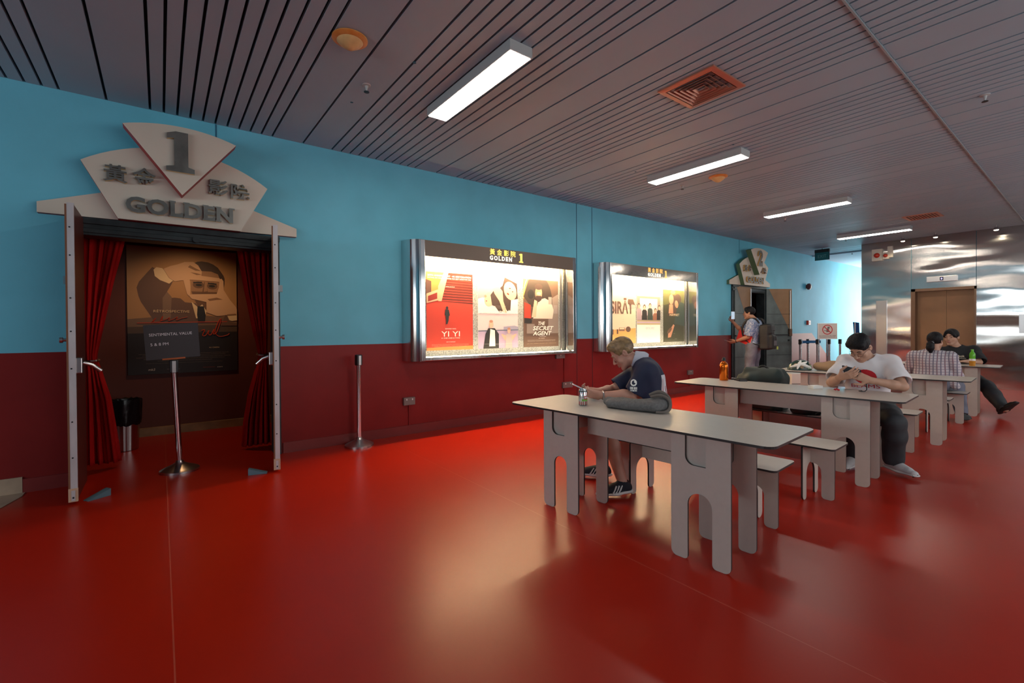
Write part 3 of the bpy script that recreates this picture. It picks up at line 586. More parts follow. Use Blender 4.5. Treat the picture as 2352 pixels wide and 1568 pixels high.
stroke([(.20, .405), (.24, .44), (.22, .41), (.28, .415), (.30, .455), (.28, .42), (.33, .43), (.36, .445), (.35, .42), (.40, .435), (.43, .45), (.42, .425), (.47, .44), (.52, .45)], .004)
stroke([(.16, .30), (.155, .27), (.158, .33)], .006)
sc_ = mb.build('handwriting', red, None); sc_.data.transform(Matrix.Translation(-Vector(big.location))); sc_.parent = big

# curtains tied back inside the first doorway
M_curtain = mat('red_velvet_curtain', (.52, .006, .005), .75, var=.35, vscale=3, stretch=(8, 8, .3), spec=.2)
def curtain(rows, y, label, seed):
    """rows: (z, left x, right x, depth of folds)."""
    n = 46; vs = []; fs = []
    zz = np.linspace(rows[0][0], rows[-1][0], 60); r_ = np.array(rows)[::-1]
    for z in zz:
        xl, xr, dp = (np.interp(z, r_[:, 0], r_[:, k]) for k in (1, 2, 3))
        for i in range(n):
            t_ = i/(n-1); ph = seed+t_*2*PI*5.2
            vs.append((xl+(xr-xl)*t_+.008*math.sin(ph*1.7), y+dp*math.sin(ph+.25*math.sin(z*3+seed))+.01*math.sin(ph*2.3), z))
    for a in range(len(zz)-1):
        for i in range(n-1): fs.append((a*n+i, a*n+i+1, (a+1)*n+i+1, (a+1)*n+i))
    o = MB().add(vs, fs).build('curtain', M_curtain, smooth=120); m = o.modifiers.new('cloth', 'SOLIDIFY'); m.thickness = .006
    rebase(o, (rows[-1][1], y, 0)); return tag(o, label, 'curtain', 'red curtains inside the first doorway')
cl = curtain([(2.58, -.62, -.23, .03), (2.15, -.60, -.275, .03), (1.75, -.59, -.36, .025), (1.25, -.575, -.45, .02), (1.05, -.56, -.485, .015), (.95, -.565, -.455, .02), (.65, -.585, -.385, .03), (.3, -.60, -.345, .035), (.05, -.61, -.318, .035)], .45, 'red curtain gathered at the left side of the first doorway', 1.)
cr = curtain([(2.58, .66, .98, .03), (2.15, .68, .97, .03), (1.75, .74, .965, .025), (1.25, .83, .955, .02), (1.02, .872, .945, .015), (.92, .855, .95, .02), (.6, .77, .96, .03), (.3, .72, .97, .035), (.03, .70, .975, .035)], .45, 'red curtain gathered at the right side of the first doorway', 2.)
for o, x in ((cl, -.52), (cr, .908)):
    k = MB().tube([(x+.055*math.cos(a), .45+.045*math.sin(a), 1.03+.01*math.sin(a)) for a in [2*PI*i/16 for i in range(16)]], .012, 6, closed=True).build('tie_back', M_sat, o)
    k.data.transform(Matrix.Translation(-Vector(o.location)))

# steel bin with a black bag
t = thing('waste_bin', 'ribbed steel waste bin with a black bag, inside the first doorway', 'bin', (-.33, 1.25, 0))
prof = [(.105, 0), (.12, .005), (.135, .45), (.14, .46)]
n = 48; vs = []; fs = []
for r0, z in prof:
    for k in range(n): r = r0+(.004 if k % 4 < 2 else 0); vs.append((r*math.cos(2*PI*k/n), r*math.sin(2*PI*k/n), z))
for i in range(3):
    for k in range(n): fs.append((i*n+k, i*n+(k+1) % n, (i+1)*n+(k+1) % n, (i+1)*n+k))
fs.append(tuple(range(n))[::-1])
MB().add(vs, fs).build('body', M_sat, t)
rnd = random.Random(3); vs = []; fs = []
zs_ = [.28, .33, .40, .47, .53, .555, .55, .45, .30]; rs_ = [.148, .150, .152, .156, .158, .152, .135, .125, .12]
for z, r0 in zip(zs_, rs_):
    for k in range(n): r = r0+rnd.uniform(-.006, .006)+.006*math.sin(k*.9); vs.append((r*math.cos(2*PI*k/n), r*math.sin(2*PI*k/n), z+rnd.uniform(-.008, .008)))
for i in range(len(zs_)-1):
    for k in range(n): fs.append((i*n+k, i*n+(k+1) % n, (i+1)*n+(k+1) % n, (i+1)*n+k))
fs.append(tuple(range((len(zs_)-1)*n, len(zs_)*n)))
MB().add(vs, fs).build('bag', mat('black_bin_liner', (.008, .008, .009), .3, bump=.4, bscale=20), t, smooth=True)

# belt stanchions
def stanchion(name, x, y, lab, h=1.02, rz=0., group='belt stanchions', lean=(0, 0), belt=None, base=M_sat, R=.155, post=None):
    t = thing(name, lab, 'stanchion', (x, y, 0), rz, group)
    MB().lathe([(R, 0), (R, .018), (R-.02, .03), (.06, .062), (.035, .08), (.026, .10)], None, 0, 40).build('base', base, t, smooth=True)
    p = MB().tube([(0, 0, .08), (lean[0], lean[1], h-.11)], .024, 20).build('post', M_chrome, t, smooth=True)
    hd = MB().box((lean[0]-.034, lean[1]-.03, h-.12), (lean[0]+.034, lean[1]+.03, h)).build('belt_head', mat('black_plastic', (.012, .012, .014), .35), t, bevel=.01)
    MB().box((lean[0]-.014, lean[1]-.032, h-.115), (lean[0]+.014, lean[1]-.030, h-.01)).build('belt_clip', M_sat, hd)
    return t
stanchion('belt_stanchion', .13, -.06, 'leaning chrome stanchion carrying a black notice in the first doorway', 1.035, 0, lean=(-.035, -.05))
stanchion('belt_stanchion', 1.765, -.185, 'lone chrome stanchion against the maroon wall', 1.02, .2)
# notice on the stanchion
FN = frame((.095, -.13, 1.05), (.997, 0, .06), (-.058, -.1, .993), (.0, -.995, -.1))
nb = MB().box((-.20, .0, 0), (.20, .315, .008), 0, FN).build('notice_board', mat('charcoal_notice', (.045, .045, .047), .5)); tag(nb, 'black notice on the stanchion reading SENTIMENTAL VALUE, 5 & 8 PM', 'notice')
MB().text('SENTIMENTAL VALUE', -.165, .212, .026, .0088, FN, 0, fitw=.315, offset=.012).build('lettering', mat('white_print', (.75, .75, .75), .5), nb); MB().text('5 & 8 PM', -.16, .125, .026, .0088, FN, 0, offset=.012).build('lettering', mat('white_print', (.75, .75, .75), .5), nb)
MB().box((-.085, -.008, -.005), (.085, .006, .014), 0, FN).build('ledge', mat('copper_ledge', (.55, .2, .08), .3, .8), nb)
rebase_children(nb, (.095, -.13, 1.05))

# sockets and conduits on the maroon wall
M_sock = mat('grey_metal_socket', (.19, .165, .15), .42, .4)
def socket(name, x0, x1, z0, z1, lab, gang=2):
    t = MB().box((x0, z0, 0), (x1, z1, .035), 0, wallF()).build(name, M_sock, bevel=.004); tag(t, lab, 'socket' if gang else 'junction box', 'wall sockets')
    m = MB()
    for g_ in range(max(gang, 1)):
        xm = x0+(x1-x0)*(g_+.5)/max(gang, 1); m.box((xm-.006, z1-.035, .035), (xm+.006, z1-.015, .038), 0, wallF())
    m.build('switch', M_white, t)
    loc = Vector(((x0+x1)/2, 0, z0)); T = Matrix.Translation(-loc); t.data.transform(T); t.children[0].data.transform(T); t.location = loc
socket('wall_socket', 2.37, 2.52, .365, .46, 'twin grey socket low on the maroon wall right of the lone stanchion')
socket('wall_socket', 5.04, 5.25, .36, .45, 'twin grey socket low on the wall, left of the man in navy')
socket('wall_socket', 4.90, 5.08, .83, .905, 'grey box fixed under the right end of the first poster case', 1)
socket('wall_socket', 8.50, 8.68, .345, .435, 'single grey socket right of the second poster case', 1)
for x, z0, z1, lab in ((2.45, BASE_H, .365, 'thin maroon conduit below the socket beside the lone stanchion'), (5.09, BASE_H, .83, 'thin maroon conduit between the box under the first case and the skirting'), (8.58, BASE_H, .345, 'thin maroon conduit below the socket beside the second case')):
    o = MB().box((x-.008, z0, 0), (x+.008, z1, .014), 0, wallF()).build('conduit', M_maroon); tag(rebase(o, (x, 0, z0)), lab, 'conduit', 'wall conduits')
# ================================================================ ceiling fittings
M_lamp = glow('ceiling_lamp_diffuser', (1.0, .92, .82), 26)
M_house = mat('grey_lamp_housing', (.40, .42, .42), .45)
def lamp(x, y0, y1, lab):
    t = thing('ceiling_light', lab, 'ceiling light', (x, (y0+y1)/2, H_C-.075)); l = (y1-y0)/2
    MB().box((-.10, -l, .0), (.10, l, .078)).build('housing', M_house, t, bevel=.003)
    MB().box((-.088, -l+.012, -.003), (.088, l-.012, -.0005)).build('diffuser', M_lamp, t)
    return t
G = 'long ceiling lights of the hall'
words_ = ['nearest', 'second nearest', 'third nearest', 'farthest']
x_l = [2.05, 5.29, 8.57, 12.0]
l0 = lamp(x_l[0], -2.79, -1.53, 'long white ceiling light nearest the camera, above the first poster case'); l0['group'] = G
for x, lab in zip(x_l[1:], ('long white ceiling light above the second poster case', 'long white ceiling light just before the second cinema sign', 'farthest long ceiling light, before the steel wall')):
    dup(l0, (x, -2.14, H_C-.075), 0, lab, G)
dup(l0, (12.0, -5.75, H_C-.075), 0, 'ceiling light of the right-hand row, before the steel wall', G)
M_cop = mat('copper_pink_vent', (.47, .20, .13), .4, .45)
M_hole = mat('vent_darkness', (.012, .008, .008), .9)
t = thing('air_vent', 'square copper-coloured ceiling vent with nested louvres, nearest the camera', 'vent', (3.64, -3.21, H_C-.014))
def sq_ring(mb, a0, z0, a1, z1, th, mi=0):
    for s_ in range(4):
        M = Matrix.Rotation(s_*PI/2, 4, 'Z')
        mb.add([(-a0, a0, z0), (a0, a0, z0), (a1, a1, z1), (-a1, a1, z1), (-a0, a0, z0+th), (a0, a0, z0+th), (a1, a1, z1+th), (-a1, a1, z1+th)], [(0, 1, 2, 3), (7, 6, 5, 4), (0, 4, 5, 1), (3, 2, 6, 7)], mi, M)
m = MB(); sq_ring(m, .25, .0, .205, -.006, .013); m.build('frame', M_cop, t)
m = MB()
for k in range(5):
    a = .195-.036*k; sq_ring(m, a, .0-.004, a-.028, .045, .003)
m.build('louvres', M_cop, t)
MB().box((-.24, -.24, .066), (.24, .24, .07)).build('duct', M_hole, t)
t = thing('air_vent', 'small ribbed copper-coloured ceiling vent near the steel wall', 'vent', (11.13, -3.12, H_C-.012))
MB().box((-.25, -.245, 0), (.25, -.20, .012)).box((-.25, .20, 0), (.25, .245, .012)).box((-.25, -.2, 0), (-.2, .2, .012)).box((.2, -.2, 0), (.25, .2, .012)).build('frame', M_cop, t)
m = MB()
for k in range(9): m.box((-.2, -.185+.042*k, -.004), (.2, -.170+.042*k, .03))
m.build('louvres', M_cop, t); MB().box((-.22, -.22, .03), (.22, .22, .034)).build('duct', M_hole, t)
M_or = mat('rusty_orange_dish', (.55, .20, .035), .5, var=.4, vscale=14, col2=(.62, .30, .09)); M_cr = mat('aged_cream_dome', (.72, .48, .20), .5, var=.3, vscale=10)
for x, y, lab in ((1.065, -2.125, 'round orange ceiling dish with a cream centre, beside the nearest ceiling light'), (5.95, -2.08, 'small orange ceiling dish beside the second ceiling light')):
    t = thing('ceiling_speaker', lab, 'ceiling dish', (x, y, H_C-.02), 0, 'orange ceiling dishes')
    MB().lathe([(.118, .018), (.118, .010), (.100, .0), (.085, -.004)], None, 0, 32).build('rim', M_or, t, smooth=True)
    MB().lathe([(.088, -.002), (.07, -.022), (.03, -.05), (.0, -.06)], None, 0, 32).build('dome', M_cr, t, smooth=True)
def sprinkler(x, y, lab):
    t = thing('sprinkler_head', lab, 'sprinkler', (x, y, H_C-.06), 0, 'ceiling sprinklers')
    MB().lathe([(.035, .06), (.035, .054), (.014, .05), (.010, .03), (.006, .012)], None, 0, 16).build('body', M_house, t, smooth=True)
    MB().lathe([(.004, .014), (.022, .004), (.022, .0)], None, 0, 14).build('deflector', M_dark, t)
for x, y, lab in ((1.373, -1.59, 'sprinkler head near the big orange ceiling dish'), (5.9, -1.58, 'sprinkler head beside the second ceiling light'), (9.2, -1.57, 'sprinkler head beside the third ceiling light'), (12.5, -1.5, 'sprinkler head beside the farthest ceiling light'), (5.75, -4.62, 'sprinkler head beyond the ceiling joint, top right'), (14.9, -.9, 'sprinkler head over the bright corridor')):
    sprinkler(x, y, lab)
M_bulb = glow('spot_bulb', (1.0, .86, .66), 5)
for k, (x, y, lab) in enumerate(((13.3, -2.34, 'leftmost of three small spotlights over the steel wall'), (13.3, -2.89, 'middle one of three small spotlights over the steel wall'), (13.3, -3.80, 'rightmost of three small spotlights over the steel wall'))):
    t = thing('spotlight', lab, 'spotlight', (x, y, H_C-.10), 0, 'spotlights over the steel wall')
    MB().lathe([(.012, .10), (.012, .05)], None, 0, 10).build('stem', M_sat, t); MB().lathe([(.03, .055), (.042, .02), (.045, .0)], None, 0, 20).build('head', M_chrome, t, smooth=True)
    MB().lathe([(.038, .0), (.03, -.012), (.0, -.018)], None, 0, 18).build('bulb', M_bulb, t, smooth=True)
    d = bpy.data.lights.new('spot_lamp', 'SPOT'); d.energy = 28; d.color = (1, .84, .6); d.spot_size = 2.0; d.spot_blend = .6; d.shadow_soft_size = .04
    o = bpy.data.objects.new('spot_lamp', d); COL.objects.link(o); o.location = (x, y, H_C-.13); o.rotation_euler = (0, math.radians(-25), 0)
# exit sign
t = thing('exit_sign', 'dark hanging EXIT sign at the corridor mouth', 'exit sign', (13.55, -.66, 3.02))
MB().box((-.03, -.165, .19), (.03, .165, .27)).build('housing', M_dark, t, bevel=.004)
Fe = frame((-.008, 0, 0), (0, -1, 0), (0, 0, 1), (-1, 0, 0))
MB().box((-.16, .0, -.008), (.16, .19, .0), 0, Fe).build('panel', mat('dark_teal_acrylic', (.015, .11, .13), .25), t)
MB().box((-.165, -.008, -.01), (.165, .0, .004), 0, Fe).box((-.165, 0, -.01), (-.158, .19, .004), 0, Fe).box((.158, 0, -.01), (.165, .19, .004), 0, Fe).build('frame', M_dark, t)
MB().text('EXIT', 0, .05, .085, .002, Fe, 0, 'c', offset=-.005, fitw=.19).build('lettering', mat('exit_letter', (.10, .28, .28), .4), t)
MB().tube([(0, 0, .27), (0, 0, H_C-3.02)], .008, 8).build('rod', M_dark, t)
# lift indicator, alarm boxes, access panels on the steel wall
t = thing('lift_indicator', 'small steel floor indicator above the lift door', 'lift indicator', (XE, -2.92, 2.28)); A = dict(parent=t, world=True)
MB().box((2.66, 2.285, 0), (3.17, 2.405, .035), 0, Fx).build('case', M_sat, bevel=.006, **A); MB().box((2.885, 2.31, .035), (2.945, 2.385, .037), 0, Fx).build('display', mat('black_display', (.01, .01, .03), .2), **A)
MB().text('0', 2.915, 2.33, .038, .0376, Fx, 0, 'c').build('digit', glow('violet_digit', (.6, .5, 1.0), 2.5), **A)
M_box = mat('cream_alarm_box', (.62, .56, .46), .5); M_redb = mat('red_beacon', (.52, .035, .015), .3)
t = thing('alarm_boxes', 'cluster of cream alarm boxes with two red beacons, high on the steel wall', 'alarm box', (XE, -1.85, 2.87)); A = dict(parent=t, world=True)
for u0, u1, v0, v1, d in ((1.665, 1.865, 2.87, 3.15, .07), (1.865, 1.985, 2.90, 3.06, .05), (1.96, 2.055, 2.93, 3.19, .04)): MB().box((u0, v0, 0), (u1, v1, d), 0, Fx).build('box', M_box, bevel=.005, **A)
for u, v, r, d in ((1.765, 3.0, .06, .07), (1.925, 2.98, .045, .05)): MB().lathe([(r, d), (r*.95, d+.02), (r*.6, d+.05), (0, d+.06)], frame((XE, -u, v), (0, -1, 0), (0, 0, 1), (-1, 0, 0)), 0, 20).build('beacon', M_redb, smooth=True, **A)
o = MB().box((1.735, .5, 0), (1.945, 1.92, .012), 0, Fx).box((1.93, .5, .012), (1.945, 1.92, .03), 0, Fx).build('access_panel', M_sat, bevel=.002); tag(rebase(o, (XE, -1.84, .5)), 'tall narrow steel access panel left of the lift', 'panel')
o = MB().box((4.07, 1.15, 0), (4.6, 1.53, .012), 0, Fx).build('access_panel', M_sat, bevel=.002); tag(rebase(o, (XE, -4.3, 1.15)), 'square steel access panel at the right edge, right of the lift', 'panel')
# alarm bell and call point by the second doorway
t = thing('alarm_bell', 'dark red alarm bell on the blue wall beyond the second doorway', 'alarm bell', (14.35, 0, 2.35))
Fw = wallF(14.35, 0, 2.42)
MB().lathe([(.05, 0), (.05, .03), (.085, .03), (.09, .08), (.05, .11), (0, .115)], Fw, 0, 24).build('dome', mat('dark_red_bell', (.10, .02, .018), .3), t, smooth=True, world=True)
t = thing('call_point', 'small red call point on the blue wall beyond the second doorway', 'call point', (14.4, 0, 1.35))
MB().box((14.33, 1.36, 0), (14.47, 1.48, .06), 0, wallF()).build('box', M_redb, t, world=True, bevel=.004); MB().box((14.36, 1.385, .06), (14.44, 1.455, .064), 0, wallF()).build('glass', M_white, t, world=True)
# ================================================================ flat-pack tables and benches
def hpl(): return mat('beige_laminate', (.53, .475, .42), .30, var=.04, vscale=30)
M_hpl = hpl(); M_core = mat('black_laminate_core', (.022, .020, .020), .4)
TH = .013
def board(name, poly, M, parent):
    return MB().prism(poly, -TH/2, TH/2, M, 0, 1).build(name, [M_hpl, M_core], parent, bevel=.0015)
def arch_leg(u0, u1, top, arch_top, leg=.092, notch=None, r=.036):
    """Panel seen square on: two legs with a round arch between, rounded feet, an open notch at the top."""
    m0, m1 = u0+leg, u1-leg; R = (m1-m0)/2
    P = arc(u0+r, r, r, 180, 270, 5)+arc(m0-r*.6, r*.6, r*.6, 270, 360, 4)+[(m0, arch_top-R)]+arc((m0+m1)/2, arch_top-R, R, 180, 0, 14)[1:-1]+[(m1, arch_top-R)]+arc(m1+r*.6, r*.6, r*.6, 180, 270, 4)+arc(u1-r, r, r, 270, 360, 5)
    P += arc(u1-.014, top-.014, .014, 0, 90, 4)
    if notch:
        n0, n1, nb = notch; P += [(n1, top), (n1, nb)]+arc(n0+.05, nb+.05, .05, 270, 180, 8)+[(n0, top)]
    P += arc(u0+.014, top-.014, .014, 90, 180, 4)
    return P
ZT = .72
def make_table(label):
    t = thing('table', label, 'table', (0, 0, 0), 0, 'flat-pack laminate tables')
    top = MB().prism(rrect(-.325, -.965, .325, .965, .06), ZT-TH, ZT, None, 0, 1).build('tabletop', [M_hpl, M_core], t, bevel=.0015)
    for xq, nm in ((-.275, 'front'), (.055, 'rear')):
        Fp = frame((xq, 0, 0), (0, -1, 0), (0, 0, 1), (-1, 0, 0))      # u = -y
        for u0, u1 in ((-.625, -.295), (.405, .745)):
            board('leg_panel', arch_leg(u0, u1, ZT-TH, .385, .105 if u0 < 0 else .10, (u0+.085, u0+.205, .535)), Fp, t)
    Fb = frame((-.115, 0, 0), (0, -1, 0), (0, 0, 1), (-1, 0, 0))
    board('beam', [(-.34, ZT-TH), (.60, ZT-TH), (.60, .545), (-.34, .545)], Fb, t)
    for xq in (-.255, .035):
        Fn = frame((xq, 0, 0), (0, -1, 0), (0, 0, 1), (-1, 0, 0))
        for u0 in (-.625, .405): board('tab', rrect(u0+.06, .50, u0+.215, ZT-TH-.002, .02), Fn, t)
    for u in (-.46, .575):
        Fc = frame((0, -u, 0), (1, 0, 0), (0, 0, 1), (0, -1, 0))
        board('cross_board', [(-.246, .56), (.026, .56), (.026, ZT-TH), (-.246, ZT-TH)], Fc, t)
    return t
def rotv(x, y, a): return (x*math.cos(a)-y*math.sin(a), x*math.sin(a)+y*math.cos(a))
T = []
T0 = make_table('nearest flat-pack laminate table, with a drink can and a grey pouch on it')
TPOS = [(2.590, -3.365, .075), (4.770, -3.37, .066), (6.985, -3.41, .066), (9.56, -3.33, .055)]
TLAB = ['', 'second flat-pack laminate table, with an orange bottle and a white box on it', 'third flat-pack laminate table, with a bicycle helmet and a beige bag on it', 'farthest flat-pack laminate table, with a green drink bottle on it']
for k, (x, y, a) in enumerate(TPOS):
    T.append(T0 if k == 0 else dup(T0, (x, y, 0), a, TLAB[k]))
T0.location = (TPOS[0][0], TPOS[0][1], 0); T0.rotation_euler = (0, 0, TPOS[0][2])
ZB = .42
def make_bench(label):
    t = thing('bench', label, 'bench', (0, 0, 0), 0, 'flat-pack laminate benches')
    MB().prism(rrect(-.175, -.65, .175, .65, .035), ZB-TH, ZB, None, 0, 1).build('seat', [M_hpl, M_core], t, bevel=.0015)
    for yq in (-.44, .40):
        Fc = frame((0, yq, 0), (1, 0, 0), (0, 0, 1), (0, -1, 0))
        board('cross_panel', arch_leg(-.165, .165, ZB-TH, .265, .075), Fc, t)
    Fs = frame((0, 0, 0), (0, -1, 0), (0, 0, 1), (-1, 0, 0)); r = .025; tp = ZB-TH
    def endleg(s_): return [(s_*u, v) for u, v in arc(.605-r, r, r, 360, 270, 5)+arc(.52+r, r, r, 270, 180, 5)+[(.52, .20)]+arc(.46, .20, .06, 0, 90, 6)+[(.40, .265)]]
    P = endleg(1)+[(0, .265)]+endleg(-1)[::-1]+[(-.605, tp), (.605, tp)]
    board('spine_panel', P, Fs, t)
    return t
B0 = make_bench('bench on the far side of the nearest table, under the man in navy')
BPOS = [(3.105, -3.425, .075), (3.965, -3.46, .05), (5.285, -3.43, .06), (6.125, -3.46, .05), (7.60, -3.45, .05), (8.47, -3.47, .04), (10.12, -3.4, .04)]
BLAB = ['', 'empty bench on the near side of the second table, its near end in full view', 'bench on the far side of the second table, under the man in the white T-shirt', 'bench on the near side of the third table, mostly behind the man in white', 'bench on the far side of the third table, just its near end showing', 'bench under the person in the plaid shirt', 'bench on the far side of the farthest table, under the man in black']
for k, (x, y, a) in enumerate(BPOS):
    if k: dup(B0, (x, y, 0), a, BLAB[k])
B0.location = (BPOS[0][0], BPOS[0][1], 0); B0.rotation_euler = (0, 0, BPOS[0][2])

# ================================================================ things on and around the tables
# drink can
t = thing('drink_can', 'red, green and black drink can near the left end of the nearest table', 'drink can', (2.53, -2.905, ZT))
MB().lathe([(.027, 0), (.033, .008), (.033, .105), (.027, .117), (.026, .122)], None, 0, 32).build('body', mat('can_silver', (.62, .62, .62), .25, .8), t, smooth=True)
MB().lathe([(.0, .1195), (.024, .1195), (.0265, .123), (.026, .1225)], None, 0, 28).build('lid', M_polish, t, smooth=True)
MB().box((-.008, -.014, .1195), (.008, .006, .1235)).build('pull_tab', M_sat, t)
def band(mb, r, z0, z1, a0, a1, mi): 
    n = 14; vs = []; fs = []
    for i in range(n+1):
        a = a0+(a1-a0)*i/n; vs += [(r*math.cos(a), r*math.sin(a), z0), (r*math.cos(a), r*math.sin(a), z1)]
    mb.add(vs, [(2*i, 2*i+2, 2*i+3, 2*i+1) for i in range(n)], mi)
    return mb
m = MB(); r = .0334
band(m, r, .010, .034, -3.14, 3.14, 1); band(m, r, .098, .112, -3.14, 3.14, 0); band(m, r, .085, .098, -3.14, 3.14, 1); band(m, r, .0025+.004, .010, -3.14, 3.14, 0)
band(m, r+.0002, .036, .052, -2.6, -.9, 2); band(m, r+.0004, .05, .076, -2.1, -1.1, 1); band(m, r+.0006, .057, .07, -1.95, -1.65, 3); band(m, r+.0006, .057, .07, -1.5, -1.2, 3)
m.build('printed_label', [mat('can_black', (.02, .02, .02), .35), mat('can_red', (.42, .02, .025), .35), mat('can_green', (.16, .36, .06), .35), mat('can_white', (.7, .7, .7), .35)], t)
# orange bottle
t = thing('water_bottle', 'shiny orange metal bottle with a black cap on the second table', 'bottle', (4.94, -2.70, ZT))
MB().lathe([(.042, 0), (.045, .006), (.045, .155), (.043, .175), (.030, .195), (.018, .203), (.018, .215)], None, 0, 40).build('body', mat('orange_anodised', (.72, .16, .015), .17, .85), t, smooth=True)
MB().lathe([(.019, .213), (.019, .232), (.015, .238), (.015, .25), (.0, .252)], None, 0, 24).build('cap', M_dark, t, smooth=True)
# black wallet and keys beside it
t = MB().prism(rrect(-.07, -.045, .07, .045, .012), 0, .016).prism(rrect(-.02, -.06, .05, .02, .01), .016, .026).build('wallet', mat('black_leather', (.015, .013, .013), .4), bevel=.004); t.location = (5.03, -2.84, ZT); t.rotation_euler = (0, 0, .9); tag(t, 'small black wallet beside the orange bottle', 'wallet')
MB().tube([(.06+.02*math.cos(a), .05+.02*math.sin(a), .022) for a in [2*PI*i/14 for i in range(14)]], .003, 6, closed=True).box((.075, .03, .018), (.12, .042, .022)).build('key', M_sat, t)
t = MB().box((-.05, -.035, 0), (.05, .035, .028)).build('box', M_white, bevel=.003); t.location = (4.93, -3.60, ZT); t.rotation_euler = (0, 0, -.5); tag(t, 'small white box on the second table beside the elbow', 'box')
rnd = random.Random(5); m = MB()
for k in range(7): m.lathe([(0, 0), (.008, .004), (.009, .01), (.0, .018)], Matrix.Translation((rnd.uniform(-.025, .025), rnd.uniform(-.015, .015), rnd.uniform(0, .008))), 0, 8)
t = m.build('trinket', mat('red_plastic', (.45, .015, .02), .35), smooth=True); t.location = (4.88, -3.79, ZT); tag(t, 'small bunch of red trinkets on the second table', 'trinket')
# helmet on the third table
t = thing('bicycle_helmet', 'dark green and white bicycle helmet on the third table', 'helmet', (6.90, -2.70, ZT), -1.0)
vs = []; fs = []; n = 28; mrows = 12
for i in range(mrows+1):
    v = i/mrows*PI/2
    for k in range(n):
        a = 2*PI*k/n; rx, ry, rz = .145, .105, .135
        x, y, z = rx*math.cos(v)*math.cos(a), ry*math.cos(v)*math.sin(a), rz*math.sin(v)+.005
        x += .02*math.sin(v); vs.append((x, y, z))
for i in range(mrows):
    for k in range(n): fs.append((i*n+k, i*n+(k+1) % n, (i+1)*n+(k+1) % n, (i+1)*n+k))
fs.append(tuple(range(n))[::-1])
M_hg = mat('dark_green_helmet', (.012, .035, .03), .25)
MB().add(vs, fs).build('shell', M_hg, t, smooth=True)
def onshell(a, v, k=1.02): return (.145*k*math.cos(v)*math.cos(a)+.02*math.sin(v), .105*k*math.cos(v)*math.sin(a), .135*k*math.sin(v)+.005)
m = MB()
for a0, a1, v0, v1 in ((-2.6, -.9, .25, .9), (-2.0, -.6, .75, .2), (-1.9, -1.75, .1, 1.1)): m.tube([onshell(a0+(a1-a0)*i/12, v0+(v1-v0)*i/12) for i in range(13)], [.008+.012*math.sin(PI*i/12) for i in range(13)], 8)
m.build('white_rib', M_white, t, smooth=True)
m = MB()
for a, v in ((-2.2, .55), (-1.2, .45), (-1.55, .3), (-.6, .6)): m.lathe([(.022, 0), (.018, .004), (.0, .005)], Matrix.Translation(onshell(a, v, .995)) @ Vector(onshell(a, v)).to_track_quat('Z', 'Y').to_matrix().to_4x4(), 0, 16)
m.build('vent', mat('vent_tan', (.28, .19, .11), .5), t)
m = MB()
for k in range(6): m.tube([onshell(-1.0+.09*k, .10, 1.03), onshell(-.85+.09*k, .48, 1.03)], .003, 5)
m.build('stripe', mat('pale_green', (.45, .6, .42), .5), t)

def blob(name, M, lo, hi, f, mats, res=.008, parent=None, **k):
    return None
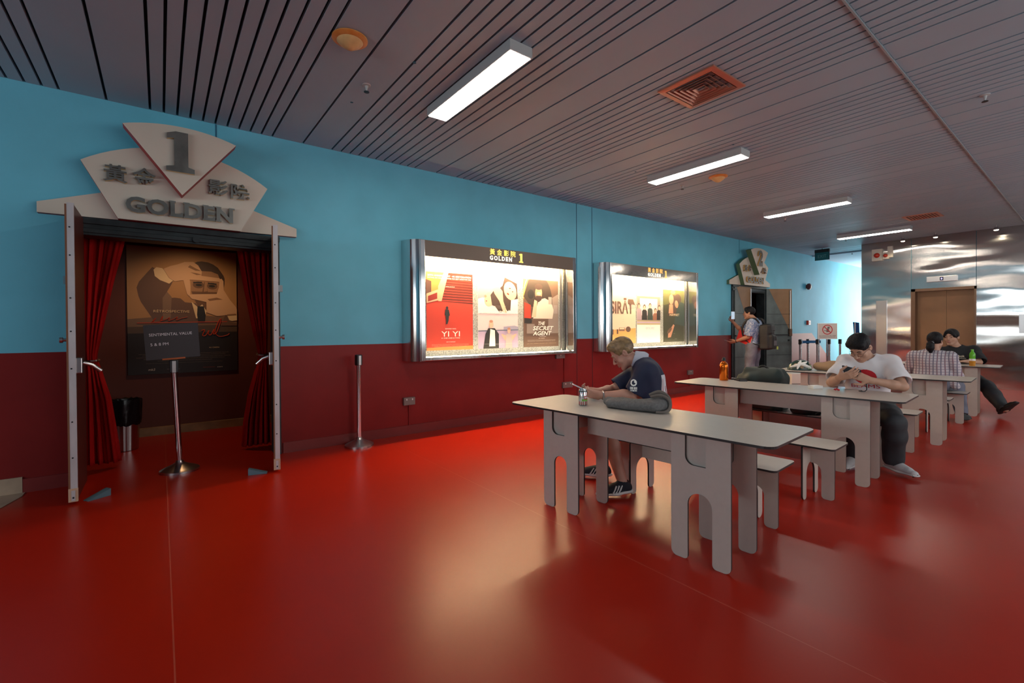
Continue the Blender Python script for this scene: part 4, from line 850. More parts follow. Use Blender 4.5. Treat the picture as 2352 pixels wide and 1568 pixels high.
# beige bag, grey pouch, backpacks: soft bodies from signed distances (see the people section for sdf_mesh)
# ================================================================ soft bodies: smooth unions of rounded limbs, meshed by surface nets
class SDF:
    def __init__(s, lo, hi, h):
        s.lo = np.array(lo, float)-3*h; s.h = h; s.n = np.ceil((np.array(hi, float)+3*h-s.lo)/h).astype(int)+1
        s.d = np.full(s.n, 9., np.float32)
    def _win(s, lo, hi):
        a = np.clip(np.floor((np.array(lo)-s.lo)/s.h).astype(int), 0, s.n-1); b = np.clip(np.ceil((np.array(hi)-s.lo)/s.h).astype(int)+1, 1, s.n)
        ax = [(s.lo[i]+s.h*np.arange(a[i], b[i])).astype(np.float32) for i in range(3)]
        return tuple(slice(a[i], b[i]) for i in range(3)), ax[0][:, None, None], ax[1][None, :, None], ax[2][None, None, :]
    def _put(s, sl, e, k, mode):
        d = s.d[sl]
        if mode == 'u':
            if k > 0: hh = np.clip(.5+.5*(d-e)/k, 0, 1); s.d[sl] = d+(e-d)*hh-k*hh*(1-hh)
            else: s.d[sl] = np.minimum(d, e)
        elif mode == 's':
            e = -e
            if k > 0: hh = np.clip(.5-.5*(d-e)/k, 0, 1); s.d[sl] = d+(e-d)*hh+k*hh*(1-hh)
            else: s.d[sl] = np.maximum(d, e)
    def cap(s, a, b, r1, r2=None, k=.02, mode='u', flat=None):
        """Tapered capsule; flat=(axis, factor) squeezes it along an axis."""
        r2 = r1 if r2 is None else r2; a = np.array(a, float); b = np.array(b, float); m = max(r1, r2)+k+3*s.h
        sl, X, Y, Z = s._win(np.minimum(a, b)-m, np.maximum(a, b)+m)
        px, py, pz = X-a[0], Y-a[1], Z-a[2]; ba = b-a; sc = 1.
        if flat is not None:
            n = np.array(flat[0], float); n /= np.linalg.norm(n); q = (px*n[0]+py*n[1]+pz*n[2])*(1/flat[1]-1); px, py, pz = px+n[0]*q, py+n[1]*q, pz+n[2]*q; sc = flat[1]**.5
            ba = ba+n*np.dot(ba, n)*(1/flat[1]-1)
        t = np.clip((px*ba[0]+py*ba[1]+pz*ba[2])/max(np.dot(ba, ba), 1e-9), 0, 1)
        e = (np.sqrt((px-t*ba[0])**2+(py-t*ba[1])**2+(pz-t*ba[2])**2)-(r1+(r2-r1)*t))*sc
        s._put(sl, e, k, mode); return s
    def ell(s, c, r, R=None, k=.02, mode='u'):
        """Ellipsoid with radii r along the columns of R."""
        c = np.array(c, float); r = np.array(r, float); R = np.eye(3) if R is None else np.array(R, float); m = r.max()+k+3*s.h
        sl, X, Y, Z = s._win(c-m, c+m); px, py, pz = X-c[0], Y-c[1], Z-c[2]
        q = [px*R[0, i]+py*R[1, i]+pz*R[2, i] for i in range(3)]
        k0 = np.sqrt(sum((q[i]/r[i])**2 for i in range(3))); k1 = np.sqrt(sum((q[i]/r[i]**2)**2 for i in range(3)))
        s._put(sl, k0*(k0-1)/np.maximum(k1, 1e-6), k, mode); return s
    def chain(s, pts, rad, k=.02, **kw):
        for i in range(len(pts)-1): s.cap(pts[i], pts[i+1], rad[i], rad[i+1], k, **kw)
        return s
    def plane(s, p, n, k=0.):
        """Keeps what lies on the side the normal points away from."""
        n = np.array(n, float); n /= np.linalg.norm(n); sl, X, Y, Z = s._win(s.lo, s.lo+s.n*s.h)
        e = (X-p[0])*n[0]+(Y-p[1])*n[1]+(Z-p[2])*n[2]
        s._put(sl, -e, k, 's'); return s
    def box(s, c, half, rz=0., mode='s', k=.0):
        c = np.array(c, float); half = np.array(half, float); g_ = .02 if mode == 's' else .12; m = math.hypot(half[0], half[1])+g_; sl, X, Y, Z = s._win(c-(m, m, half[2]+g_), c+(m, m, half[2]+g_))
        co, si = math.cos(rz), math.sin(rz); px, py = X-c[0], Y-c[1]; q = [np.abs(px*co+py*si)-half[0], np.abs(-px*si+py*co)-half[1], np.abs(Z-c[2])-half[2]]
        e = np.maximum(np.maximum(q[0], q[1]), q[2])+0*(X+Y+Z)
        if mode == 'u': e = np.minimum(e, 0)+np.sqrt(sum(np.maximum(x, 0)**2 for x in q))
        s._put(sl, e, k, mode); return s
    def wob(s, amp, f, seed=0.):
        sl, X, Y, Z = s._win(s.lo, s.lo+s.n*s.h)
        s.d += (amp*(np.sin(X*f+seed)*np.sin(Y*f*1.1+seed*2)*np.sin(Z*f*.9+seed*.7)+.5*np.sin(X*f*2.1+Z*f+seed)*np.sin(Y*f*2.3+seed))).astype(np.float32); return s
    def field(s, fn):
        sl, X, Y, Z = s._win(s.lo, s.lo+s.n*s.h); s.d += fn(X, Y, Z).astype(np.float32); return s
    def mesh(s):
        d = s.d; ins = d < 0
        c = [ins[i:ins.shape[0]-1+i, j:ins.shape[1]-1+j, k:ins.shape[2]-1+k] for i in (0, 1) for j in (0, 1) for k in (0, 1)]
        cnt = sum(x.astype(np.uint8) for x in c); act = (cnt > 0) & (cnt < 8); I = np.argwhere(act); idx = np.full(act.shape, -1, np.int32); idx[tuple(I.T)] = np.arange(len(I))
        off = np.array([(i, j, k) for i in (0, 1) for j in (0, 1) for k in (0, 1)]); val = np.stack([d[tuple((I+o).T)] for o in off], 1)
        acc = np.zeros((len(I), 3)); num = np.zeros(len(I))
        for a in range(8):
            for b in range(a+1, 8):
                if np.abs(off[a]-off[b]).sum() != 1: continue
                x = (val[:, a] < 0) != (val[:, b] < 0); t = np.where(x, val[:, a]/np.where(x, val[:, a]-val[:, b], 1), 0)
                acc += x[:, None]*(off[a]+t[:, None]*(off[b]-off[a])); num += x
        V = s.lo+(I+acc/num[:, None])*s.h; F = []
        for ax in range(3):
            o1, o2 = [(1, 2), (2, 0), (0, 1)][ax]
            sl0 = [slice(0, -1) if i == ax else slice(1, -1) for i in range(3)]; sl1 = [slice(1, None) if i == ax else slice(1, -1) for i in range(3)]
            A, B = ins[tuple(sl0)], ins[tuple(sl1)]
            for flip in (0, 1):
                E = np.argwhere((A & ~B) if not flip else (~A & B))
                if not len(E): continue
                p = E.copy()
                for i in range(3):
                    if i != ax: p[:, i] += 1
                u = np.zeros(3, int); u[o1] = 1; v = np.zeros(3, int); v[o2] = 1
                q = [p-u-v, p-v, p, p-u]
                f = np.stack([idx[tuple(x.T)] for x in q], 1); F.append(f if not flip else f[:, ::-1])
        F = np.concatenate(F); F = F[(F >= 0).all(1)]
        return V, F
def relax(V, F, it=2, lam=.5):
    e = np.concatenate([F[:, [0, 1]], F[:, [1, 2]], F[:, [2, 3]], F[:, [3, 0]]]); 
    for _ in range(it):
        a = np.zeros_like(V); n = np.zeros(len(V))
        for i, j in ((0, 1), (1, 0)):
            np.add.at(a, e[:, i], V[e[:, j]]); np.add.at(n, e[:, i], 1)
        V = V+lam*(a/np.maximum(n, 1)[:, None]-V)
    return V
def soft(name, sdf, mats, parent=None, it=2, pick=None):
    """Meshes the field; PICK(x, y, z) may give a material slot per face."""
    V, F = sdf.mesh(); V = relax(V, F, it)
    me = bpy.data.meshes.new(name); me.vertices.add(len(V)); me.vertices.foreach_set('co', V.astype(np.float32).ravel())
    me.loops.add(4*len(F)); me.loops.foreach_set('vertex_index', F.astype(np.int32).ravel()); me.polygons.add(len(F)); me.polygons.foreach_set('loop_start', np.arange(0, 4*len(F), 4, dtype=np.int32))
    me.update(calc_edges=True); me.validate()
    if not isinstance(mats, (list, tuple)): mats = [mats]
    for m in mats: me.materials.append(m)
    if pick is not None:
        c = V[F].mean(1); me.polygons.foreach_set('material_index', np.asarray(pick(c[:, 0], c[:, 1], c[:, 2]), np.int32)[:len(me.polygons)])
    me.polygons.foreach_set('use_smooth', [True]*len(me.polygons)); me.update()
    o = bpy.data.objects.new(name, me); COL.objects.link(o)
    if parent is not None: o.parent = parent
    return o
V3 = lambda *a: np.array(a, float)
def nrm(v): v = np.array(v, float); return v/np.linalg.norm(v)
def put_base(o, loc):
    """Gives a world-built mesh and its children an origin at the base."""
    loc = Vector(tuple(float(x) for x in loc)); T = Matrix.Translation(-loc)
    done = set()
    for q in [o]+list(o.children)+[g for c in o.children for g in c.children]:
        if q.data is not None and q.data.name not in done: q.data.transform(T); done.add(q.data.name)
    o.location = loc; return o

def clear_of(d, J):
    """Flattens a body where it presses on the seat or the table top it touches."""
    for kind, i in getattr(J, 'rests', ()):
        if kind == 'seat': x, y, a = BPOS[i]; d.box((x, y, ZB-.045), (.182, .657, .0510), a)
        else: x, y, a = TPOS[i]; d.box((x, y, ZT-TH/2), (.332, .972, TH/2+.0045), a)
def smooth_path(pts, n=6):
    P = [np.array(p, float) for p in pts]; out = []
    for i in range(len(P)-1):
        p0, p1, p2, p3 = P[max(i-1, 0)], P[i], P[i+1], P[min(i+2, len(P)-1)]
        for k in range(n): t = k/n; out.append(.5*((2*p1)+(-p0+p2)*t+(2*p0-5*p1+4*p2-p3)*t*t+(-p0+3*p1-3*p2+p3)*t**3))
    out.append(P[-1]); return [tuple(p) for p in out]
def strap(pts, rad, seg=8, n=6):
    r_ = np.interp(np.linspace(0, len(rad)-1, (len(pts)-1)*n+1), range(len(rad)), rad); return MB().tube(smooth_path(pts, n), list(map(float, r_)), seg)
# ================================================================ people
def skinmat(name, c): return mat(name, c, .5, var=.10, vscale=18, spec=.4)
M_lip = mat('lip_tone', (.42, .16, .13), .45); M_eyew = mat('eye_white', (.65, .62, .58), .3); M_brow = mat('dark_brow', (.03, .02, .015), .7); M_browb = mat('sandy_brow', (.36, .22, .11), .7)
class Head:
    def __init__(s, c, f, u, k=1.0):
        s.c = np.array(c, float); s.f = nrm(f); u = np.array(u, float); s.u = nrm(u-s.f*np.dot(u, s.f)); s.r = np.cross(s.f, s.u); s.k = k; s.R = np.stack([s.r, s.f, s.u], 1)
    def p(s, x, y, z): return s.c+s.k*(x*s.r+y*s.f+z*s.u)
    def R2(s, R): return s.R @ R
def rotx(a): c, q = math.cos(a), math.sin(a); return np.array([[1, 0, 0], [0, c, -q], [0, q, c]])
def add_head(s, H, neck):
    k = H.k; P = H.p; E = lambda c, r, kk=.015, mode='u', R=None: s.ell(P(*c), np.array(r)*k, H.R if R is None else H.R @ R, kk, mode)
    s.chain([neck, P(0, -.028, -.075)], [.062*k, .054*k], .03)
    E((0, -.008, .032), (.074, .094, .085), .01); E((0, .022, -.04), (.059, .066, .082), .025)
    for q in (-1, 1): s.cap(P(q*.052, .0, -.055), P(q*.018, .066, -.104), .016*k, .015*k, .022)
    E((0, .070, -.106), (.022, .018, .016), .02)
    for q in (-1, 1): E((q*.037, .056, -.036), (.026, .022, .024), .02)
    s.cap(P(-.034, .079, .019), P(.034, .079, .019), .010*k, None, .016)
    for q in (-1, 1): E((q*.031, .096, -.002), (.019, .014, .012), .012, 's'); E((q*.031, .074, -.003), (.0125, .0125, .0125), .002)
    s.cap(P(0, .086, .008), P(0, .110, -.034), .0075*k, .011*k, .009)
    for q in (-1, 1): E((q*.012, .098, -.038), (.008, .009, .007), .006)
    E((0, .082, -.058), (.026, .012, .016), .012)
    for z, r0 in ((-.064, .0058), (-.0755, .0066)): s.cap(P(-.019, .086, z), P(.0, .0935, z), .004*k, r0*k, .005); s.cap(P(.019, .086, z), P(.0, .0935, z), .004*k, r0*k, .005)
    for q in (-1, 1):
        R = np.array([[math.cos(.35*q), 0, 0], [0, 1, 0], [0, 0, 1]]); a = .3*q
        Rz = np.array([[math.cos(a), -math.sin(a), 0], [math.sin(a), math.cos(a), 0], [0, 0, 1]])
        E((q*.076, -.012, -.008), (.0085, .020, .031), .006, 'u', Rz); E((q*.083, -.006, -.004), (.006, .010, .016), .004, 's', Rz)
def face_bits(H, o, brow, closed=False):
    k = H.k
    for q in (-1, 1):
        MB().tube([tuple(H.p(q*(.014+.034*t), .0945-.016*t*t, .020+.008*math.sin(PI*min(1, t*1.2)))) for t in np.linspace(0, 1, 7)], [.0022*k, .0035*k, .004*k, .004*k, .0035*k, .0028*k, .0015*k], 6).build('eyebrow', brow, o)
        if not closed: MB().lathe([(0, .0012), (.0045*k, .0008), (.0052*k, 0)], frame(H.p(q*.031, .0868, -.0035), H.r, H.u, H.f), 0, 12).build('iris', M_brow, o)
        MB().tube([tuple(H.p(q*(.017+.028*t), .0865-.009*(2*t-1)**2-.003, -.003+(.004*math.sin(PI*t) if not closed else -.004*math.sin(PI*t)))) for t in np.linspace(0, 1, 7)], [.0012*k, .0018*k, .002*k, .002*k, .002*k, .0016*k, .001*k], 6).build('eyelid', M_brow, o)
def add_hand(s, w, d, n, side, curl=(.35, .5, .4), sc=1.0, thumb=(.5, .6, .35), spread=.06, grow=0.):
    """Hand from wrist W along D, palm facing N; SIDE +1 puts the thumb on the side of cross(D, N)."""
    d = nrm(d); n = np.array(n, float); n = nrm(n-d*np.dot(n, d)); a = np.cross(d, n)*side
    g = grow
    s.cap(w-d*.015*sc, w+d*.03*sc, .027*sc+g, .03*sc+g, .015, flat=(n, .66))
    L = [(.040, .026, .020), (.045, .029, .022), (.041, .027, .021), (.033, .021, .018)]
    for i, off in enumerate((.029, .010, -.009, -.027)):
        kn = w+d*(.088-.004*abs(i-1.2)**1.5)*sc+a*off*sc
        s.cap(w+d*.02*sc+a*off*.6*sc, kn, .0145*sc+g, .0115*sc+g, .014)
        ang = 0.; q = kn; da = nrm(d+a*spread*(off/.02))
        for j in range(3):
            c_ = curl[j] if not isinstance(curl[0], (tuple, list)) else curl[i][j]
            ang += c_; v = da*math.cos(ang)+n*math.sin(ang); q2 = q+v*L[i][j]*sc
            s.cap(q, q2, (.0098-.0010*j)*sc+g, (.0090-.0010*j)*sc+g, .004); q = q2
    b = w+d*.022*sc+a*.026*sc; v = nrm(d*thumb[0]+a*thumb[1]+n*thumb[2]); m = b+v*.042*sc; v2 = nrm(d*(thumb[0]+.45)+a*thumb[1]*.3+n*thumb[2]); m2 = m+v2*.032*sc; m3 = m2+nrm(v2+d*.3)*.024*sc
    s.cap(b, m, .0155*sc+g, .0125*sc+g, .014); s.cap(m, m2, .012*sc+g, .0105*sc+g, .004); s.cap(m2, m3, .0102*sc+g, .008*sc+g, .004)
class Fig:
    """Joints in world coordinates; F = which way the chest faces."""
    def __init__(s, **j):
        s.f = nrm(j.pop('f')); s.w = j.pop('w', 1.0); s.rests = j.pop('rests', ())
        for k_, v in j.items(): setattr(s, k_, np.array(v, float))
    def torso(s, d, g=0., k=.04):
        w = s.w; dr = s.chest-s.hip; mid = s.hip+dr*.5
        d.cap(s.hip, mid, .150*w+g, .138*w+g, k, flat=(s.f, .74)); d.cap(mid, s.chest, .138*w+g, .165*w+g, k, flat=(s.f, .70))
        d.cap(s.shL, s.shR, .058*w+g, None, .06); d.cap(s.chest, s.neck-nrm(dr)*.03, .13*w+g, .075*w+g, .05, flat=(s.f, .75))
        lr = nrm(s.hipL-s.hipR)
        d.cap(s.hipL-lr*.02, s.hipR+lr*.02, .098*w+g, None, k)
    def arms(s, d, g=0., k=.02):
        for q in 'LR':
            sh, el, wr = (getattr(s, n+q) for n in ('sh', 'el', 'wr'))
            d.chain([sh, sh+(el-sh)*.45, el], [.055*s.w+g, .047*s.w+g, .038*s.w+g], k); m = el+(wr-el)*.3
            d.chain([el, m, wr], [.039*s.w+g, .0405*s.w+g, .0265+g], k)
    def legs(s, d, g=0., k=.03, cut=1.0):
        for q in 'LR':
            h, kn, an = (getattr(s, n+q) for n in ('hip', 'kn', 'an'))
            d.chain([h, h+(kn-h)*.5, kn], [.086*s.w+g, .074*s.w+g, .056*s.w+g], k)
            c_ = kn+(an-kn)*.32; d.chain([kn, c_, an], [.054*s.w+g, .058*s.w+g, .036+g], k)
    def feet(s, d, g=0., k=.015):
        for q in 'LR':
            an, toe = getattr(s, 'an'+q), getattr(s, 'toe'+q); up = V3(0, 0, 1); v = nrm((toe-an)*V3(1, 1, .0)+1e-6); heel = an-v*.04; heel[2] = an[2]-.05
            d.cap(an, an+(heel-an)*.5, .033+g, .024+g, k); d.cap(an, an+(toe-an)*.75, .026+g, .018+g, .02)
def body(name, J, H, hands, res, skin, lip=True):
    pts = np.stack([v for k_, v in vars(J).items() if isinstance(v, np.ndarray) and v.shape == (3,) and k_ != 'f']+[H.p(x, y, z) for x in (-.1, .1) for y in (-.11, .13) for z in (-.13, .13)])
    d = SDF(pts.min(0)-.19, pts.max(0)+.19, res)
    J.torso(d); J.arms(d); J.legs(d); J.feet(d); add_head(d, H, J.neck)
    for h in hands: add_hand(d, *h)
    clear_of(d, J)
    lc = H.p(0, .09, -.0695)
    def pick(x, y, z):
        P = np.stack([x, y, z], 1)-lc; a = P @ H.r; b = P @ H.u; c_ = P @ H.f
        return ((np.abs(a) < .021*H.k*(1-np.abs(b)/.016)) & (np.abs(b) < .0125*H.k) & (np.abs(c_) < .02)).astype(int)
    return soft(name, d, [skin, M_lip], None, 1, pick)
def bounds(*pts, m=.2): P = np.stack(pts); return P.min(0)-m, P.max(0)+m
def tee(J, o, m, res=.006, sleeve=.62, g=.014, low=None, seed=1., wob=.004, neckr=.075, name='shirt', hemdrop=.03, sl_r=(.072, .082), pick=None):
    d = SDF(*bounds(J.hip, J.chest, J.neck, J.shL, J.shR, J.elL, J.elR, J.hipL, J.hipR, m=.24), res)
    J.torso(d, g)
    for q in 'LR':
        sh, el = getattr(J, 'sh'+q), getattr(J, 'el'+q); e = sh+(el-sh)*sleeve
        d.cap(sh, e, sl_r[0]*J.w, sl_r[1]*J.w, .04)
    d.wob(wob, 24, seed)
    for q in 'LR':
        sh, el, wr = getattr(J, 'sh'+q), getattr(J, 'el'+q), getattr(J, 'wr'+q); e = sh+(el-sh)*sleeve; v = nrm(el-sh)
        sl_c = e+v*.02
        # cut the sleeve square and hollow its mouth
        loc = SDF(sl_c-.14, sl_c+.14, res)
        d.cap(e+v*.10, e+v*.10, .104*J.w, None, .0, 's'); d.cap(e-v*.02, e+v*.05, .060*J.w, .066*J.w, .004, 's')
    up = nrm(J.neck-J.chest); d.cap(J.neck-up*.03, J.neck+up*.12, neckr-.008, neckr+.02, .008, 's')
    if low is not None: d.plane((0, 0, low), (0, 0, -1))
    clear_of(d, J)
    return soft(name, d, m, o, 4, pick)
def trousers(J, o, m, res=.007, g=.018, end=.92, seed=2., name='trousers', wob=.006, waist=.06, flare=0., knee_only=False):
    d = SDF(*bounds(J.hip, J.hipL, J.hipR, J.knL, J.knR, J.anL, J.anR, m=.2), res); up = nrm(J.chest-J.hip)
    d.cap(J.hip-up*.02, J.hip+up*waist, .152*J.w+g*.4, .14*J.w+g*.4, .04, flat=(J.f, .76)); lr = nrm(J.hipL-J.hipR); d.cap(J.hipL-lr*.02, J.hipR+lr*.02, .098*J.w+g, None, .04)
    for q in 'LR':
        h, kn, an = (getattr(J, n+q) for n in ('hip', 'kn', 'an'))
        if knee_only: d.chain([h, h+(kn-h)*.5, h+(kn-h)*end], [.09*J.w+g, .082*J.w+g, .078*J.w+g], .03)
        else:
            d.chain([h, h+(kn-h)*.5, kn], [.088*J.w+g, .078*J.w+g, .062*J.w+g], .03); e = kn+(an-kn)*end
            d.chain([kn, kn+(an-kn)*.35, e], [.062*J.w+g, .064*J.w+g+flare*.4, .048+g+flare], .03)
    d.wob(wob, 17, seed)
    for q in 'LR':
        kn, an, h = (getattr(J, n+q) for n in ('kn', 'an', 'hip'))
        if knee_only: v = nrm(kn-h); e = h+(kn-h)*end; d.cap(e+v*.085, e+v*.085, .10*J.w, None, 0, 's'); d.cap(e-v*.03, e+v*.05, .072*J.w, .075*J.w, .004, 's')
        else: v = nrm(an-kn); e = kn+(an-kn)*end; d.cap(e+v*.085, e+v*.085, .09, None, 0, 's')
    clear_of(d, J)
    return soft(name, d, m, o, 3)
def shoe(J, q, o, mu, ms, res=.004, L=.27, extra=None, name='shoe'):
    an, toe = getattr(J, 'an'+q), getattr(J, 'toe'+q); v = nrm(toe-an+V3(0, 0, 0)); pv = getattr(J, 'pitch'+q, None)
    z = V3(0, 0, 1); fl = toe-an; fl[2] = 0; fl = nrm(fl); sdir = np.cross(fl, z)
    tz = toe[2]; # sole line from heel to toe
    heel = an-fl*.055; heel[2] = an[2]-.062
    tt = toe+fl*.03; ax = nrm(tt-heel); nu = nrm(z-ax*np.dot(z, ax))
    P = lambda a, b, c_: heel+ax*a*L+sdir*b+nu*c_
    d = SDF(*bounds(heel, tt, an, m=.11), res)
    d.cap(P(.06, 0, .030), P(.45, 0, .030), .036, .040, .02, flat=(nu, .9)); d.cap(P(.45, 0, .026), P(.84, 0, .018), .044, .036, .03, flat=(nu, .7)); d.cap(P(.10, 0, .05), an+nu*.012, .038, .043, .02); d.cap(P(.22, 0, .055), P(.70, 0, .030), .036, .03, .02)
    d.cap(an+z*.0, an+z*.09, .034, .046, .006, 's'); d.plane(heel, -nu)
    up = soft(name, d, mu, o, 2)
    s2 = SDF(*bounds(heel, tt, m=.11), res); s2.cap(P(.05, 0, .006), P(.45, 0, .004), .043, .046, .02, flat=(nu, .40)); s2.cap(P(.45, 0, .004), P(.86, 0, .008), .050, .041, .02, flat=(nu, .34))
    soft('sole', s2, ms, up, 2)
    if extra: extra(up, P, L)
    return up
def hair(H, o, m, kind, res=.004, name='hair'):
    k = H.k; P = H.p; d = SDF(*bounds(H.c, m=.20 if kind != 'pony' else .26), res)
    if kind == 'blond':
        d.ell(P(0, -.012, .040), (.083*k, .100*k, .091*k), H.R, .01); d.cap(P(-.03, .052, .088), P(.045, .042, .096), .032*k, .03*k, .03); d.cap(P(-.045, -.02, .09), P(-.02, .058, .085), .03*k, .025*k, .03)
        d.ell(P(0, .098, -.02), (.088*k, .072*k, .102*k), H.R, .012, 's')
        for q in (-1, 1): d.ell(P(q*.078, .012, -.045), (.03*k, .05*k, .045*k), H.R, .008, 's')
        d.ell(P(0, -.02, -.125), (.12*k, .12*k, .075*k), H.R, .012, 's'); f, a = 150, .0016
    elif kind == 'thick':
        d.ell(P(0, -.012, .040), (.080*k, .099*k, .090*k), H.R, .01); d.ell(P(0, .0, .080), (.078*k, .088*k, .055*k), H.R, .02); d.cap(P(-.048, .058, .072), P(.048, .056, .076), .027*k, None, .025)
        d.ell(P(0, .102, -.045), (.086*k, .062*k, .098*k), H.R, .010, 's')
        for q in (-1, 1): d.ell(P(q*.085, .02, -.045), (.03*k, .06*k, .052*k), H.R, .008, 's')
        d.ell(P(0, -.03, -.135), (.12*k, .12*k, .09*k), H.R, .012, 's'); f, a = 190, .0022
    elif kind == 'pony':
        d.ell(P(0, -.012, .036), (.084*k, .103*k, .094*k), H.R, .01); d.ell(P(0, .10, -.03), (.088*k, .07*k, .10*k), H.R, .01, 's'); d.ell(P(0, -.02, -.14), (.12*k, .12*k, .085*k), H.R, .02, 's')
        for q in (-1, 1): d.ell(P(q*.084, .01, -.05), (.025*k, .05*k, .04*k), H.R, .008, 's')
        d.chain([P(0, -.095, -.02), P(.0, -.125, -.05), P(.0, -.13, -.10), P(0, -.115, -.155)], [.022*k, .04*k, .044*k, .022*k], .012); f, a = 150, .0022
    elif kind == 'curtain':
        d.ell(P(0, -.012, .040), (.086*k, .104*k, .094*k), H.R, .01); d.ell(P(0, .104, -.050), (.060*k, .066*k, .112*k), H.R, .012, 's'); d.ell(P(0, -.02, -.15), (.12*k, .12*k, .075*k), H.R, .012, 's')
        for q in (-1, 1): d.cap(P(q*.018, .070, .088), P(q*.070, .058, .012), .022*k, .012*k, .02); d.ell(P(q*.088, .0, -.05), (.02*k, .05*k, .04*k), H.R, .008, 's')
        f, a = 150, .0018
    else:
        d.ell(P(0, -.012, .038), (.083*k, .101*k, .092*k), H.R, .01); d.cap(P(-.04, .05, .088), P(.04, .05, .088), .024*k, None, .02); d.ell(P(0, .100, -.036), (.09*k, .072*k, .098*k), H.R, .01, 's'); d.ell(P(0, -.02, -.13), (.12*k, .12*k, .08*k), H.R, .012, 's')
        for q in (-1, 1): d.ell(P(q*.084, .014, -.05), (.028*k, .05*k, .045*k), H.R, .008, 's')
        f, a = 170, .0018
    d.wob(a, f, 1.3)
    return soft(name, d, m, o, 1)
def decal(name, target, m, origin, uv, polys, o, lift=.0025, depth=.4):
    """Flat print laid on a cloth: 2D shapes projected along -W onto TARGET."""
    u, v, wv = (nrm(x) for x in uv); me = target.data; bv = BVHTree.FromPolygons([x.co.copy() for x in me.vertices], [tuple(p.vertices) for p in me.polygons])
    mb = MB()
    for vs, fs, mi in polys:
        out = []
        for a, b in vs:
            p = np.array(origin)+u*a+v*b+wv*depth*.5; hit = bv.ray_cast(Vector(p), Vector(-wv), depth)
            out.append(tuple((np.array(hit[0])+wv*lift) if hit[0] is not None else (p-wv*depth*.5)))
        mb.add(out, fs, mi)
    return mb.build(name, m, o)
def grid_poly(poly_test, x0, x1, y0, y1, n=16):
    """Small quads covering a shape, so that a print can follow the cloth."""
    xs_ = np.linspace(x0, x1, n+1); ys_ = np.linspace(y0, y1, n+1); vs = [(x, y) for y in ys_ for x in xs_]; fs = []
    for j in range(n):
        for i in range(n):
            if poly_test((xs_[i]+xs_[i+1])/2, (ys_[j]+ys_[j+1])/2): a = j*(n+1)+i; fs.append((a, a+1, a+n+2, a+n+1))
    return vs, fs
def text2d(body, x, y, h, fitw=None, offset=.0, align='l'):
    vs, fs = text_geo(body, offset); k = h/.73; lo, hi = vs[:, 0].min(), vs[:, 0].max(); kx = k if not fitw else fitw/(hi-lo); x0 = x-lo*kx if align == 'l' else x-(lo+hi)/2*kx
    return [(x0+a*kx, y+b*k) for a, b, _ in vs], fs
def held(o, label, cat): tag(o, label, cat); return o
def slab(name, c, u, v, n, su, sv, sn, mats, r=.008, lens=None):
    """Phone-like slab centred at C."""
    F = frame(c, nrm(u), nrm(v), nrm(n)); mb = MB().prism(rrect(-su/2, -sv/2, su/2, sv/2, r, 4), -sn/2, sn/2, F, 0)
    o = mb.build(name, mats[0], bevel=.0015)
    if len(mats) > 1: MB().flat(rrect(-su/2+.004, -sv/2+.005, su/2-.004, sv/2-.005, r*.7, 4), sn/2+.0006, F).build('screen', mats[1], o)
    if lens: MB().box((-su/2+.006, sv/2-.04, -sn/2-.002), (-su/2+.034, sv/2-.006, -sn/2), 0, F).build('camera_bump', lens, o)
    return o
M_skinA = skinmat('rosy_skin', (.52, .27, .20)); M_skinB = skinmat('light_tan_skin', (.50, .28, .19)); M_skinC = skinmat('tan_skin', (.42, .21, .13))
M_blond = mat('sandy_hair', (.30, .19, .09), .45, var=.55, vscale=22, stretch=(1, 1, 3)); M_blackhair = mat('black_hair', (.008, .007, .008), .55, var=.4, vscale=40, spec=.25, bump=.5, bscale=140, stretch=(1, 1, .35))
M_navy = mat('navy_cotton', (.012, .016, .045), .75, bump=.12, bscale=30); M_shorts = mat('blue_shorts', (.035, .05, .12), .75); M_tshirt = mat('white_cotton', (.72, .69, .70), .8, bump=.12, bscale=22)
M_blackcot = mat('black_cotton', (.009, .009, .011), .8, bump=.1, bscale=25); M_bluegrey = mat('pale_blue_collar', (.42, .44, .52), .7); M_darkden = mat('washed_black_denim', (.018, .020, .024), .75, var=.5, vscale=6, col2=(.035, .04, .045)); M_denim = mat('grey_blue_denim', (.16, .17, .22), .8, var=.3, vscale=10)
M_sole = mat('white_shoe_sole', (.58, .56, .55), .5); M_shoek = mat('navy_black_knit', (.010, .012, .020), .8, bump=.2, bscale=70); M_shoew = mat('pale_grey_mesh', (.50, .48, .48), .6, bump=.15, bscale=60); M_shoeb = mat('black_leather_shoe', (.010, .010, .011), .5); M_soleb = mat('dark_sole', (.020, .019, .018), .6)
M_glass = mat('thin_black_frame', (.015, .015, .016), .3, .4); M_phone = mat('dark_phone', (.018, .019, .022), .25); M_screen = mat('phone_screen', (.10, .12, .15), .1)
Z3 = V3(0, 0, 1)
def lift(o): return o

